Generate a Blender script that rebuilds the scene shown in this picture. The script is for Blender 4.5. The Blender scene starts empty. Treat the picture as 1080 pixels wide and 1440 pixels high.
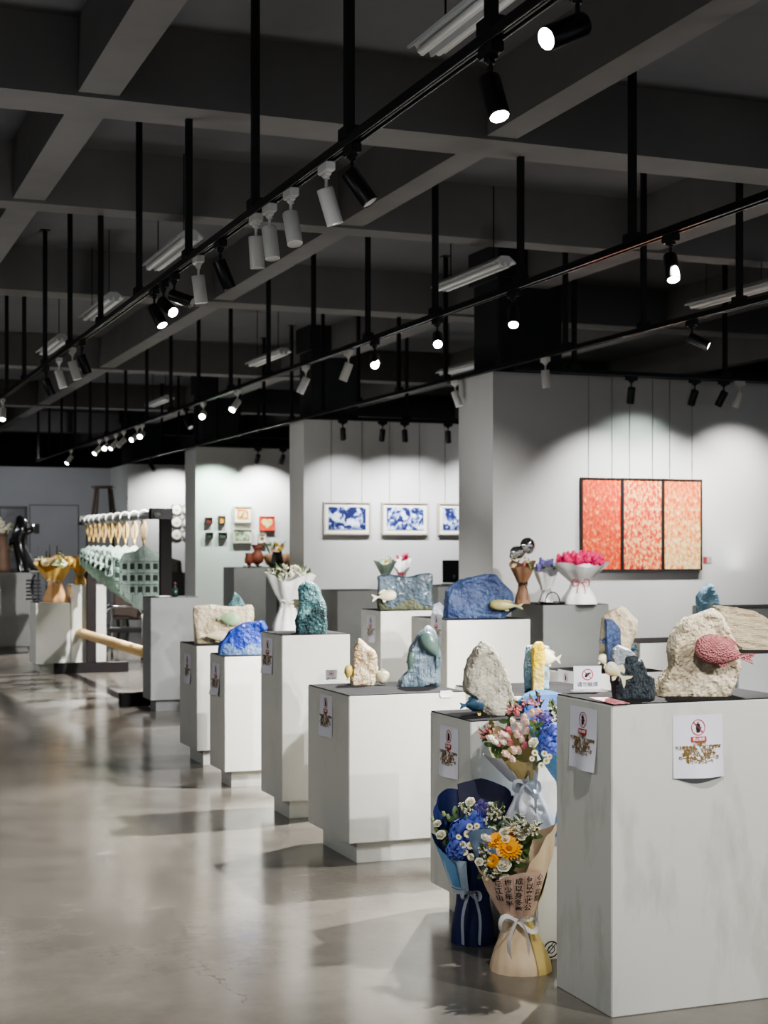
import bpy, bmesh, math, random
from mathutils import Vector, Matrix, noise, Euler
random.seed(7)
sc = bpy.context.scene
COL = sc.collection
PI = math.pi
# ---------------------------------------------------------------- camera model (room axes: +X right, +Y into the hall)
F, TH, EYE, CX, CY = 2140.0, math.radians(21.06), 1.5, 540.0, 770.0
S, C = math.sin(TH), math.cos(TH)
def ray(px, py):
    u = (px-CX)/F
    return Vector((S+u*C, C-u*S, -(py-CY)/F))
def atd(px, py, d): return Vector((0, 0, EYE)) + ray(px, py)*d
def atz(px, py, z): return atd(px, py, (z-EYE)/ray(px, py).z)
def atX(px, py, X): return atd(px, py, X/ray(px, py).x)
def atY(px, py, Y): return atd(px, py, Y/ray(px, py).y)
def depth(p): return p[0]*S+p[1]*C
cam_d = bpy.data.cameras.new('camera'); cam = bpy.data.objects.new('camera', cam_d); COL.objects.link(cam)
cam.location = (0, 0, EYE); cam.rotation_euler = (PI/2, 0, -TH)
cam_d.sensor_fit = 'VERTICAL'; cam_d.sensor_height = 36; cam_d.lens = F/1440*36; cam_d.shift_y = 50/1440
cam_d.clip_end = 200
cam_d.dof.use_dof = True; cam_d.dof.focus_distance = 6.3; cam_d.dof.aperture_fstop = 4.5
sc.camera = cam
sc.view_settings.view_transform = 'AgX'
sc.view_settings.look = 'AgX - Medium High Contrast'
sc.view_settings.exposure = 1.02
sc.cycles.max_bounces = 8; sc.cycles.diffuse_bounces = 5; sc.cycles.glossy_bounces = 4
sc.cycles.sample_clamp_indirect = 6; sc.cycles.use_denoising = True
sc.cycles.caustics_reflective = False; sc.cycles.caustics_refractive = False

# ---------------------------------------------------------------- materials
def lin(c):
    return tuple((x/12.92 if x <= .04045 else ((x+.055)/1.055)**2.4) for x in [v/255 for v in c])+(1,)
MATS = {}
def mat(name, c1, c2=None, scale=6.0, rough=.5, bump=0, bscale=60, metal=0, coat=0, emit=0, detail=4, mid=(.35, .65), c3=None,
        stretch=None, spec=None, trans=0, alpha=1, vor=0):
    if name in MATS: return MATS[name]
    m = bpy.data.materials.new(name); m.use_nodes = True
    nt = m.node_tree; b = nt.nodes['Principled BSDF']; L = nt.links
    b.inputs['Base Color'].default_value = lin(c1); b.inputs['Roughness'].default_value = rough
    b.inputs['Metallic'].default_value = metal; b.inputs['Coat Weight'].default_value = coat
    b.inputs['Coat Roughness'].default_value = .12
    if spec is not None: b.inputs['Specular IOR Level'].default_value = spec
    if trans: b.inputs['Transmission Weight'].default_value = trans
    if alpha < 1: b.inputs['Alpha'].default_value = alpha
    if emit:
        b.inputs['Emission Color'].default_value = lin(c1); b.inputs['Emission Strength'].default_value = emit
    tc = nt.nodes.new('ShaderNodeTexCoord'); co = tc.outputs['Object']
    if stretch:
        mp = nt.nodes.new('ShaderNodeMapping'); mp.inputs['Scale'].default_value = stretch
        L.new(co, mp.inputs['Vector']); co = mp.outputs['Vector']
    if c2 is not None:
        n = nt.nodes.new('ShaderNodeTexNoise'); n.inputs['Scale'].default_value = scale; n.inputs['Detail'].default_value = detail
        n.inputs['Roughness'].default_value = .65
        L.new(co, n.inputs['Vector'])
        r = nt.nodes.new('ShaderNodeValToRGB'); r.color_ramp.elements[0].position = mid[0]; r.color_ramp.elements[1].position = mid[1]
        r.color_ramp.elements[0].color = lin(c1); r.color_ramp.elements[1].color = lin(c2)
        if c3 is not None:
            e = r.color_ramp.elements.new(min(1, mid[1]+.08)); e.color = lin(c3)
        L.new(n.outputs['Fac'], r.inputs['Fac']); L.new(r.outputs['Color'], b.inputs['Base Color'])
    if bump:
        n2 = nt.nodes.new('ShaderNodeTexVoronoi' if vor else 'ShaderNodeTexNoise'); n2.inputs['Scale'].default_value = bscale
        if not vor: n2.inputs['Detail'].default_value = 6
        L.new(co, n2.inputs['Vector'])
        bp = nt.nodes.new('ShaderNodeBump'); bp.inputs['Strength'].default_value = bump; bp.inputs['Distance'].default_value = .02
        L.new(n2.outputs['Distance' if vor else 'Fac'], bp.inputs['Height']); L.new(bp.outputs['Normal'], b.inputs['Normal'])
    MATS[name] = m
    return m

M_lam = mat('white_laminate', (205, 205, 199), (182, 182, 175), scale=2.2, rough=.55, detail=8, mid=(.5, .8))
M_lamg = mat('grey_laminate', (128, 130, 129), (120, 122, 121), scale=2, rough=.55)
M_lamd = mat('scuffed_laminate', (202, 203, 197), (168, 170, 160), scale=3.5, rough=.5, detail=10, mid=(.52, .74), stretch=(1.6, 1.6, .5))
M_top = mat('grey_top_board', (44, 44, 45), (37, 37, 38), scale=9, rough=.85, spec=.1)
M_wall = mat('wall_paint', (205, 205, 203), (198, 198, 197), scale=.7, rough=.75, stretch=(1.4, 1.4, .25))
M_wallg = mat('wall_paint_grey', (146, 147, 149), (138, 139, 141), scale=.6, rough=.8)
M_dark = mat('dark_paint', (74, 75, 79), (66, 67, 71), scale=.8, rough=.85)
M_beam = mat('beam_paint', (124, 122, 121), (113, 111, 110), scale=.9, rough=.85)
M_ceil = mat('ceiling_paint', (104, 103, 104), (95, 95, 97), scale=.8, rough=.9)
M_col = mat('column_paint', (50, 52, 54), (44, 46, 48), scale=1, rough=.85)
M_black = mat('black_metal', (18, 18, 20), rough=.42)
M_rail = mat('rail_metal', (34, 34, 36), rough=.3, metal=.4)
M_railt = mat('rail_conductor', (150, 150, 150), rough=.25, metal=.9)
M_spw = mat('white_spot_paint', (215, 213, 208), rough=.4)
M_spb = mat('black_spot_paint', (22, 22, 24), rough=.35)
M_lens_off = mat('spot_glass', (190, 190, 188), rough=.2)
M_lens_on = mat('spot_light_disc', (255, 253, 246), rough=.3, emit=28)
M_bat = mat('batten_enamel', (190, 192, 192), rough=.35)
M_tube = mat('batten_tube', (225, 225, 222), rough=.3)
M_paper = mat('white_paper', (216, 217, 226), rough=.7)
M_red = mat('sign_red', (178, 34, 58), rough=.6)
M_ink = mat('ink_black', (22, 20, 24), rough=.6)
M_gold = mat('gold_letters', (140, 106, 20), (92, 72, 22), scale=400, rough=.5)
M_wht = mat('plain_white', (232, 232, 228), rough=.6)
M_chrome = mat('chrome_tube', (200, 202, 205), rough=.15, metal=1)
M_steel = mat('brushed_steel', (150, 150, 150), rough=.3, metal=.9)
M_rack = mat('rack_black', (20, 16, 18), (28, 20, 22), scale=5, rough=.6, spec=.25)
M_bar = mat('rack_bar_grey', (150, 150, 150), (130, 130, 130), scale=8, rough=.45, metal=.3)
M_shade = mat('shaded_pedestal', (138, 140, 141), (130, 132, 133), scale=2, rough=.6)  # shade put into the colour of pedestals that stand in dim light
M_log = mat('pale_timber', (222, 190, 136), (206, 172, 116), scale=7, rough=.5, stretch=(6, .5, 6))

def floor_material():
    m = bpy.data.materials.new('polished_concrete'); m.use_nodes = True
    nt = m.node_tree; b = nt.nodes['Principled BSDF']; L = nt.links; N = nt.nodes.new
    tc = N('ShaderNodeTexCoord')
    n1 = N('ShaderNodeTexNoise'); n1.inputs['Scale'].default_value = .55; n1.inputs['Detail'].default_value = 9; n1.inputs['Roughness'].default_value = .68
    n2 = N('ShaderNodeTexNoise'); n2.inputs['Scale'].default_value = 5; n2.inputs['Detail'].default_value = 8; n2.inputs['Roughness'].default_value = .7
    n3 = N('ShaderNodeTexNoise'); n3.inputs['Scale'].default_value = 90; n3.inputs['Detail'].default_value = 3
    for n in (n1, n2, n3): L.new(tc.outputs['Object'], n.inputs['Vector'])
    r = N('ShaderNodeValToRGB'); e = r.color_ramp.elements
    e[0].position = .3; e[0].color = lin((90, 86, 80)); e[1].position = .72; e[1].color = lin((130, 125, 116))
    k = e.new(.5); k.color = lin((110, 105, 98))
    L.new(n1.outputs['Fac'], r.inputs['Fac'])
    r2 = N('ShaderNodeValToRGB'); r2.color_ramp.elements[0].position = .3; r2.color_ramp.elements[0].color = (.72, .72, .72, 1)
    r2.color_ramp.elements[1].position = .7; r2.color_ramp.elements[1].color = (1, 1, 1, 1)
    L.new(n2.outputs['Fac'], r2.inputs['Fac'])
    mx = N('ShaderNodeMixRGB'); mx.blend_type = 'MULTIPLY'; mx.inputs[0].default_value = .55
    L.new(r.outputs['Color'], mx.inputs[1]); L.new(r2.outputs['Color'], mx.inputs[2])
    # one hairline crack wandering through the slab: thin where a noise-bent line passes
    sp = N('ShaderNodeSeparateXYZ'); L.new(tc.outputs['Object'], sp.inputs[0])
    nc = N('ShaderNodeTexNoise'); nc.inputs['Scale'].default_value = 5; nc.inputs['Detail'].default_value = 9; nc.inputs['Roughness'].default_value = .62
    L.new(tc.outputs['Object'], nc.inputs['Vector'])
    def mth(op, a, c=None):
        q = N('ShaderNodeMath'); q.operation = op
        for i, v in enumerate((a, c)):
            if v is None: continue
            if isinstance(v, (int, float)): q.inputs[i].default_value = v
            else: L.new(v, q.inputs[i])
        return q.outputs[0]
    A = atz(238, 1285, 0); B = atz(330, 1405, 0); tv = (B-A); ln = tv.length; tv /= ln
    along = mth('ADD', mth('MULTIPLY', mth('SUBTRACT', sp.outputs[0], A.x), tv.x), mth('MULTIPLY', mth('SUBTRACT', sp.outputs[1], A.y), tv.y))
    perp = mth('ADD', mth('MULTIPLY', mth('SUBTRACT', sp.outputs[0], A.x), -tv.y), mth('MULTIPLY', mth('SUBTRACT', sp.outputs[1], A.y), tv.x))
    dist = mth('ABSOLUTE', mth('ADD', perp, mth('MULTIPLY', mth('SUBTRACT', nc.outputs['Fac'], .5), .35)))
    crack = mth('MULTIPLY', mth('LESS_THAN', dist, .0035), mth('MULTIPLY', mth('GREATER_THAN', along, -.1), mth('LESS_THAN', along, ln+.05)))
    mc = N('ShaderNodeMixRGB'); mc.inputs[2].default_value = lin((70, 66, 60)); L.new(mth('MULTIPLY', crack, .75), mc.inputs[0])
    L.new(mx.outputs[0], mc.inputs[1]); L.new(mc.outputs[0], b.inputs['Base Color'])
    rr = N('ShaderNodeMapRange'); rr.inputs[3].default_value = .08; rr.inputs[4].default_value = .28
    L.new(n2.outputs['Fac'], rr.inputs[0]); L.new(rr.outputs[0], b.inputs['Roughness'])
    bp = N('ShaderNodeBump'); bp.inputs['Strength'].default_value = .05; bp.inputs['Distance'].default_value = .01
    L.new(n2.outputs['Fac'], bp.inputs['Height']); L.new(bp.outputs['Normal'], b.inputs['Normal'])
    b.inputs['Specular IOR Level'].default_value = .6
    return m

# ---------------------------------------------------------------- mesh helpers
def BM(): return bmesh.new()
def box(bm, x0, x1, y0, y1, z0, z1, bev=0, mi=0):
    vs = [bm.verts.new((x, y, z)) for z in (z0, z1) for y in (y0, y1) for x in (x0, x1)]
    fs = [bm.faces.new([vs[i] for i in q]) for q in ((0, 2, 3, 1), (4, 5, 7, 6), (0, 1, 5, 4), (2, 6, 7, 3), (0, 4, 6, 2), (1, 3, 7, 5))]
    for f in fs: f.material_index = mi
    if bev:
        es = set(e for f in fs for e in f.edges)
        bmesh.ops.bevel(bm, geom=list(es), offset=bev, segments=2, affect='EDGES')
    return vs
def frame_of(t):
    t = Vector(t).normalized(); a = Vector((0, 0, 1)) if abs(t.z) < .9 else Vector((1, 0, 0))
    u = t.cross(a).normalized(); return u, t.cross(u).normalized()
def tube(bm, pts, r, seg=10, mi=0, caps=True):
    pts = [Vector(p) for p in pts]; n = len(pts)
    rs = r if isinstance(r, (list, tuple)) else [r]*n
    rings = []; u = None
    for i, p in enumerate(pts):
        t = (pts[min(i+1, n-1)]-pts[max(i-1, 0)]).normalized()
        if u is None: u, v = frame_of(t)
        else:
            u = (u-t*u.dot(t)); u = u.normalized() if u.length > 1e-6 else frame_of(t)[0]; v = t.cross(u)
        rings.append([bm.verts.new(p+(u*math.cos(a)+v*math.sin(a))*rs[i]) for a in [2*PI*k/seg for k in range(seg)]])
    for a, b in zip(rings, rings[1:]):
        for k in range(seg):
            f = bm.faces.new((a[k], a[(k+1) % seg], b[(k+1) % seg], b[k])); f.material_index = mi
    if caps:
        for rg in (list(reversed(rings[0])), rings[-1]):
            f = bm.faces.new(rg); f.material_index = mi
    return rings
def lathe(bm, prof, seg=20, mi=0, org=(0, 0, 0)):
    rings = []
    for r, z in prof:
        rings.append([bm.verts.new((org[0]+r*math.cos(2*PI*k/seg), org[1]+r*math.sin(2*PI*k/seg), org[2]+z)) for k in range(seg)])
    for a, b in zip(rings, rings[1:]):
        for k in range(seg):
            f = bm.faces.new((a[k], a[(k+1) % seg], b[(k+1) % seg], b[k])); f.material_index = mi
    f = bm.faces.new(list(reversed(rings[0]))); f.material_index = mi
    f = bm.faces.new(rings[-1]); f.material_index = mi
def prism(bm, poly, y0, y1, mi=0):      # polygon in XZ, extruded along Y
    a = [bm.verts.new((x, y0, z)) for x, z in poly]; b = [bm.verts.new((x, y1, z)) for x, z in poly]
    n = len(poly)
    for k in range(n):
        f = bm.faces.new((a[k], b[k], b[(k+1) % n], a[(k+1) % n])); f.material_index = mi
    f = bm.faces.new(a); f.material_index = mi
    f = bm.faces.new(list(reversed(b))); f.material_index = mi
def ball(bm, c, r, sc3=(1, 1, 1), seg=10, mi=0):
    g = bmesh.ops.create_uvsphere(bm, u_segments=seg, v_segments=max(6, seg*2//3), radius=r)
    for v in g['verts']: v.co = Vector((v.co.x*sc3[0], v.co.y*sc3[1], v.co.z*sc3[2]))+Vector(c)
    for f in set(f for v in g['verts'] for f in v.link_faces): f.material_index = mi
def xf(bm, M, verts=None):
    for v in (verts or bm.verts): v.co = M @ v.co
def to_mesh(name, bm, mats, smooth=False, fix=True):
    if fix: bmesh.ops.recalc_face_normals(bm, faces=bm.faces)
    me = bpy.data.meshes.new(name); bm.to_mesh(me); bm.free()
    for m in (mats if isinstance(mats, (list, tuple)) else [mats]): me.materials.append(m)
    if smooth:
        for p in me.polygons: p.use_smooth = True
    return me
def new(name, data, parent=None, loc=(0, 0, 0), rot=(0, 0, 0)):
    o = bpy.data.objects.new(name, data); COL.objects.link(o); o.parent = parent
    o.location = loc; o.rotation_euler = rot
    return o
def obj(name, bm, mats, parent=None, smooth=False, loc=(0, 0, 0), rot=(0, 0, 0), fix=True):
    return new(name, to_mesh(name, bm, mats, smooth, fix), parent, loc, rot)
def tag(o, label, cat, group=None, kind=None):
    o['label'] = label; o['category'] = cat
    if group: o['group'] = group
    if kind: o['kind'] = kind
    return o
def thing(name, label, cat, loc=(0, 0, 0), rotz=0, group=None):
    o = new(name, None, None, loc, (0, 0, rotz)); o.empty_display_size = .1
    return tag(o, label, cat, group)
def struct(name, bm, m, label, cat='structure'):
    o = obj(name, bm, m); return tag(o, label, cat, None, 'structure')
def lift(o):            # mesh data evaluated with its modifiers
    dg = bpy.context.evaluated_depsgraph_get(); dg.update()
    return bpy.data.meshes.new_from_object(o.evaluated_get(dg))
TXT = {}
def text_mesh(s, size, align='CENTER', bold=0.0):
    key = (s, size, align, bold)
    if key in TXT: return TXT[key]
    cu = bpy.data.curves.new('lettering', 'FONT'); cu.body = s; cu.size = size; cu.align_x = align; cu.align_y = 'CENTER'
    cu.resolution_u = 2; cu.offset = bold
    o = bpy.data.objects.new('lettering', cu); COL.objects.link(o)
    me = lift(o); bpy.data.objects.remove(o); 
    TXT[key] = [(v.co.x, v.co.y) for v in me.vertices], [tuple(p.vertices) for p in me.polygons]
    return TXT[key]
def add_text(bm, s, size, mapf, align='CENTER', bold=0.0, mi=0):   # mapf(u, v) -> point
    vs, fs = text_mesh(s, size, align, bold)
    bv = [bm.verts.new(mapf(*v)) for v in vs]
    for f in fs:
        try: bm.faces.new([bv[i] for i in f]).material_index = mi
        except ValueError: pass

# ---------------------------------------------------------------- the hall
b = BM(); box(b, -7, 16, -6, 41, -.1, 0); struct('floor', b, floor_material(), 'grey polished concrete floor of the hall', 'floor')
b = BM(); box(b, -7, 16, -6, 41, 4.2, 4.3); struct('ceiling', b, M_ceil, 'dark grey painted ceiling slab', 'ceiling')
b = BM(); box(b, -7.2, -7, 3, 41, 0, 4.2); struct('wall_left', b, M_wall, 'white wall on the left of the hall', 'wall')
b = BM(); box(b, 16, 16.2, 3, 41, 0, 4.2); struct('wall_right', b, M_dark, 'dark wall on the right of the hall', 'wall')
b = BM(); box(b, -7, 16, 41, 41.2, 0, 4.2); struct('wall_back', b, M_dark, 'dark end wall above the partitions', 'wall')
def part_wall(name, x0, x1, y0, y1, m, label):
    bb = BM(); box(bb, x0, x1, y0, y1, 0, 3.05); return struct(name, bb, m, label, 'wall')
part_wall('wall_near_partition', 5.7, 14, 12.14, 12.88, M_wall, 'white partition wall behind the orange triptych')
part_wall('wall_middle_partition', 5.7, 14, 17.5, 18.07, M_wall, 'white partition wall with the blue framed prints')
part_wall('wall_far_partition', 5.7, 14, 22.86, 23.55, M_wall, 'white partition wall with the small mixed frames')
part_wall('wall_plate_partition', 5.7, 14, 28.0, 29.7, M_wall, 'white partition wall with round plates')
part_wall('wall_end_partition', -6.9, 5.7, 29.7, 30.0, M_wallg, 'grey end partition behind the ladder')
for i, (y0, y1) in enumerate(((12.22, 12.80), (17.56, 18.02), (22.95, 23.45), (28.2, 29.2))):
    bb = BM(); box(bb, 5.82, 6.42, y0, y1, 3.05, 4.2); box(bb, 5.78, 6.46, y0-.04, y1+.04, 3.9, 4.2)
    o = struct('wall_column', bb, M_col, 'dark square column rising over a partition', 'column')
for i, (y0, y1, z) in enumerate(((2.6, 2.95, 3.8), (7.79, 8.15, 3.8), (10.32, 10.56, 3.8), (13.85, 14.2, 3.8), (19.6, 19.95, 3.8), (25.05, 25.4, 3.8), (30.5, 30.85, 3.8))):
    bb = BM(); box(bb, -7, 16, y0, y1, z, 4.2); struct('ceiling_beam', bb, M_beam, 'dark grey cross beam under the ceiling', 'beam')
YB = [-6, 2.6, 7.79, 10.32, 13.85, 19.6, 25.05, 30.5, 41]
for x0, x1 in ((-.95, -.75), (1.33, 1.54), (3.62, 3.81), (6.06, 6.28), (8.5, 8.7), (11, 11.2)):
    bb = BM()
    ends = [(-6, 2.6), (2.95, 7.79), (8.15, 10.32), (10.56, 13.85), (14.2, 19.6), (19.95, 25.05), (25.4, 30.5), (30.85, 41)]
    for y0, y1 in ends: box(bb, x0, x1, y0, y1, 3.82, 4.2)
    struct('ceiling_beam', bb, M_beam, 'dark grey lengthwise beam under the ceiling', 'beam')

# ---------------------------------------------------------------- lighting tracks, drop rods
TRK = 3.05
def track(label, axis, fixed, a0, a1, rods, grp=None):
    t = thing('lighting_track', label, 'lighting track', (fixed, a0, TRK) if axis == 'Y' else (a0, fixed, TRK), 0 if axis == 'Y' else -PI/2, 'black lighting tracks')
    L_ = a1-a0
    bb = BM()
    box(bb, -.018, .018, 0, L_, -.012, .012)
    box(bb, -.022, -.014, 0, L_, -.022, .012); box(bb, .014, .022, 0, L_, -.022, .012); box(bb, -.004, .004, 0, L_, -.02, 0)
    obj('rail', bb, M_rail, t)
    bb = BM()
    for x in (-.0185, .0185): box(bb, x-.0015, x+.0015, .02, L_-.02, -.0245, -.022)
    obj('conductor_strip', bb, M_railt, t)
    for r in rods:
        bb = BM(); y = r-a0
        box(bb, -.017, .017, y-.017, y+.017, .035, 4.2-TRK); box(bb, -.028, .028, y-.05, y+.05, .008, .05); box(bb, -.04, .04, y-.04, y+.04, 4.19-TRK, 4.2-TRK)
        obj('drop_rod', bb, M_black, t)
    return t
def rods_y(X, d0, step, n): return [((d0+k*step)-X*S)/C for k in range(n)]
X1, X2, X3 = 1.96, 3.97, 5.60
track('long black track nearest the left, running through the top of the photo', 'Y', X1, -1.0, 21.5, rods_y(X1, 2.23, 1.19, 17))
track('long black track over the middle of the pedestals', 'Y', X2, .5, 27.6, rods_y(X2, 4.16, 1.2, 20))
track('black track running above the ends of the white partition walls', 'Y', X3, 1.2, 27.2, rods_y(X3, 4.2, 1.1, 20))
track('short black track in front of the orange triptych wall', 'X', 11.85, 5.75, 11.0, [6.35, 7.9, 9.4])
track('short black track in front of the blue prints wall', 'X', 17.15, 5.75, 11.0, [6.9, 8.4])
track('short black track in front of the small mixed frames wall', 'X', 22.5, 5.75, 11.0, [6.6, 8.1])

# ---------------------------------------------------------------- spotlights
def spot_meshes(col):
    m = M_spw if col == 'w' else M_spb
    bb = BM(); box(bb, -.02, .02, -.055, .055, -.062, -.024, .004); box(bb, -.012, .012, -.03, .03, -.075, -.06, .003); ad = to_mesh('adapter', bb, m)
    bb = BM(); tube(bb, [(0, 0, -.07), (0, 0, -.135)], .007, 8); tube(bb, [(0, 0, -.072), (0, 0, -.085)], .013, 10); st = to_mesh('stem', bb, m)
    bb = BM()   # head along -Z, pivot at origin
    R = .034
    lathe(bb, [(R*.93, .022), (R, .018), (R, -.118), (R*.97, -.124), (R*.86, -.124), (R*.84, -.112)], 24)
    hd = to_mesh('lamp_head', bb, m, True)
    for p in hd.polygons: p.use_smooth = abs(p.normal.z) < .6
    res = {}
    for on in (0, 1):
        bb = BM(); lathe(bb, [(R*.84, -.1215), (R*.84, -.1155)], 24); res[on] = to_mesh('lens', bb, M_lens_on if on else M_lens_off)
    return ad, st, hd, res
SM = {'w': spot_meshes('w'), 'b': spot_meshes('b')}
def camdir(r, dn, f): return Vector((C*r+S*f, -S*r+C*f, -dn)).normalized()
SPOTN = []
def spot(pos, col, d, on, label, rotz=0, scale=1):
    """pos = point on the track; d = world direction the head points"""
    ad, st, hd, ln = SM[col]
    t = thing('track_spotlight', label, 'spotlight', pos, rotz, 'spotlights clipped to the ceiling tracks')
    t.scale = (scale,)*3
    new('adapter', ad, t); new('stem', st, t)
    dl = Matrix.Rotation(-rotz, 3, 'Z') @ Vector(d)
    q = (-dl).to_track_quat('Z', 'Y')
    h = new('lamp_head', hd, t, (0, 0, -.145)); h.rotation_euler = q.to_euler()
    l = new('lens', ln[on], h)
    if on: l['label'] = 'glowing lens'
    return t
def lamp(p, tgt, W, ang=50, blend=.5, col=(1, .97, .92), r=.03):
    ld = bpy.data.lights.new('spot_lamp', 'SPOT'); ld.energy = W; ld.spot_size = math.radians(ang); ld.spot_blend = blend; ld.color = col; ld.shadow_soft_size = r
    o = bpy.data.objects.new('spot_lamp', ld); COL.objects.link(o); o.location = p
    o.rotation_euler = (Vector(tgt)-Vector(p)).to_track_quat('-Z', 'Y').to_euler()
    return o
def on_track(px, X): 
    p = atX(px, 500, X); return Vector((X, p.y, TRK))
# left track, from the camera outwards: px, colour, direction (right, down, forward in view), lit, label
T1 = [(812, 'b', (-.75, .45, -.5), 1, 'black spotlight at the top edge of the photo, lit and facing left'),
      (690, 'b', (.18, .85, -.35), 1, 'black lit spotlight pointing down, beside the ceiling batten at top right'),
      (495, 'b', (.55, .8, -.1), 0, 'black spotlight tilted right, just right of the row of white ones'),
      (459, 'w', (.28, .95, .1), 0, 'white spotlight directly left of the tilted black one'),
      (409, 'w', (.16, .95, -.25), 0, 'white spotlight third from the right in the white row, open end visible'),
      (379, 'w', (.12, .97, -.12), 0, 'white spotlight partly behind its left neighbour in the white row'),
      (360, 'w', (.05, .99, .1), 0, 'white spotlight hanging straight under the thick drop rod'),
      (310, 'b', (.35, .9, .2), 0, 'small black spotlight between the white row and the lone white one'),
      (279, 'w', (.12, .97, .1), 0, 'lone white spotlight under the far ceiling batten'),
      (245, 'b', (.85, .35, -.3), 0, 'black spotlight with a bright rim, turned right above the lit pair'),
      (230, 'b', (.5, .5, -.6), 1, 'black lit spotlight, upper of the pair left of the lone white one'),
      (217, 'b', (.45, .85, -.35), 1, 'black lit spotlight, lower of the pair left of the lone white one'),
      (115, 'b', (.3, .9, .2), 0, 'black spotlight right of the two small white ones at left'),
      (102, 'w', (.28, .93, .1), 0, 'small white spotlight, right one of the left pair'),
      (83, 'w', (.25, .95, .1), 0, 'small white spotlight, left one of the left pair'),
      (65, 'b', (.35, .9, .2), 0, 'black spotlight left of the two small white ones'),
      (4, 'w', (.1, .8, -.6), 1, 'white lit spotlight at the left edge of the photo')]
off = {226: -.0}
for px, c, d, on, lab in T1:
    p = on_track(px, X1)
    spot(p, c, camdir(*d), on, lab)
T2 = [(943, 'b', (.03, .9, -.45), 1, 'black lit spotlight at right on the middle track'),
      (722, 'b', (-.05, .75, -.65), 1, 'black lit spotlight on the middle track above the partition column'),
      (615, 'b', (0, .55, -.85), 1, 'black spotlight glowing toward the viewer under the batten end'),
      (527, 'b', (0, .6, -.8), 1, 'black spotlight glowing beside two white spotlights'),
      (490, 'w', (-.35, .9, .1), 0, 'white spotlight just left of the warm glowing one'),
      (430, 'w', (-.4, .85, .1), 0, 'white spotlight tilted left, second left of the glowing one'),
      (334, 'w', (-.35, .6, -.6), 1, 'white spotlight tilted left with its open end toward the viewer'),
      (286, 'w', (0, .35, -.93), 1, 'brightest starry spotlight far along the middle track'),
      (262, 'b', (.4, .7, -.4), 0, 'black spotlight just left of the starry bright one'),
      (200, 'w', (-.1, .35, -.9), 1, 'far glowing spotlight, right one of the paired glows'),
      (193, 'w', (-.5, .5, -.7), 1, 'far glowing spotlight, left one of the paired glows'),
      (174, 'w', (-.55, .7, -.4), 0, 'far white spotlight between two glows'),
      (163, 'w', (-.5, .7, -.5), 1, 'far small white spotlight tilted left'),
      (150, 'w', (-.1, .4, -.9), 1, 'far small glowing spotlight left of the tilted white ones'),
      (140, 'w', (-.5, .7, -.5), 1, 'far tiny white spotlight, leftmost but one'),
      (100, 'w', (-.5, .8, -.4), 1, 'far white spotlight near the end of the middle track')]
for px, c, d, on, lab in T2: spot(on_track(px, X2), c, camdir(*d), on, lab)
T3 = [(973, 'b', (.85, .45, -.2), 1, 'black spotlight tilted right below the right ceiling batten'),
      (767, 'w', (.1, .95, .1), 0, 'white spotlight at the top corner of the near partition'),
      (640, 'w', (.3, .9, -.1), 0, 'white spotlight half hidden at the near partition edge'),
      (212, 'b', (.5, .7, -.3), 0, 'far black spotlight above the plates wall')]
for px, c, d, on, lab in T3: spot(on_track(px, X3), c, camdir(*d), on, lab)
W1 = [(888, 'b', (-.05, .95, .25), 'black spotlight, leftmost over the orange triptych'), (977, 'b', (-.22, .9, .3), 'black spotlight, second over the orange triptych'),
      (1018, 'b', (-.35, .8, .3), 'black spotlight, third over the orange triptych'), (1040, 'w', (-.3, .9, .2), 'white spotlight right of the three black ones over the triptych')]
for px, c, d, lab in W1:
    p = atY(px, 530, 11.85); spot((p.x, 11.85, TRK), c, camdir(*d), 0, lab, -PI/2)
W2 = [(482, (.05, .95, .3), 'black spotlight, first from the left over the blue prints'), (538, (-.1, .95, .3), 'black spotlight, second from the left over the blue prints'),
      (569, (.05, .95, .3), 'black spotlight, third from the left over the blue prints'), (630, (.05, .95, .3), 'black spotlight, fourth from the left over the blue prints')]
for px, d, lab in W2:
    p = atY(px, 530, 17.15); spot((p.x, 17.15, TRK), 'b', camdir(*d), 0, lab, -PI/2)
W3 = [(363, (-.25, .9, .3), 'black spotlight, left one over the small mixed frames'), (398, (-.3, .9, .3), 'black spotlight, right one over the small mixed frames')]
for px, d, lab in W3:
    p = atY(px, 530, 22.5); spot((p.x, 22.5, TRK), 'b', camdir(*d), 0, lab, -PI/2)

# ---------------------------------------------------------------- ceiling battens
def batten(px, py, row, label):
    z = 3.6; X = row; p = atX(px, py, X); y = p.y
    t = thing('ceiling_batten', label, 'ceiling light', (X, y-1.2, z), 0, 'twin-tube battens hung from the ceiling')
    bb = BM()
    prof = [(-.09, .0), (-.085, -.012), (-.055, .008), (-.03, -.03), (-.018, -.034), (0, .012), (.018, -.034), (.03, -.03), (.055, .008), (.085, -.012), (.09, 0), (.03, .045), (-.03, .045)]
    prism(bb, prof, 0, 1.2); obj('reflector_tray', bb, M_bat, t)
    for x in (-.042, .042):
        bb = BM(); tube(bb, [(x, .03, -.022), (x, 1.17, -.022)], .014, 12); obj('tube', bb, M_tube, t, True)
    for y_ in (.2, 1.0):
        bb = BM(); tube(bb, [(0, y_, .04), (0, y_, .6)], .004, 6); obj('hanging_wire', bb, M_black, t)
B_R1, B_R2, B_R3 = 2.47, 4.85, 7.24
batten(600, 62, B_R1, 'white twin-tube batten at the top of the photo, largest of the battens')
batten(214, 378, B_R1, 'white batten behind the left track beside the lone white spotlight')
batten(62, 497, B_R1, 'small white batten above the two white spotlights at left')
batten(124, 606, B_R1, 'tiny far batten at left above the far wall')
batten(620, 407, B_R2, 'white batten in the centre above the middle track')
batten(355, 514, B_R2, 'white batten left of centre above the middle track')
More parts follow.
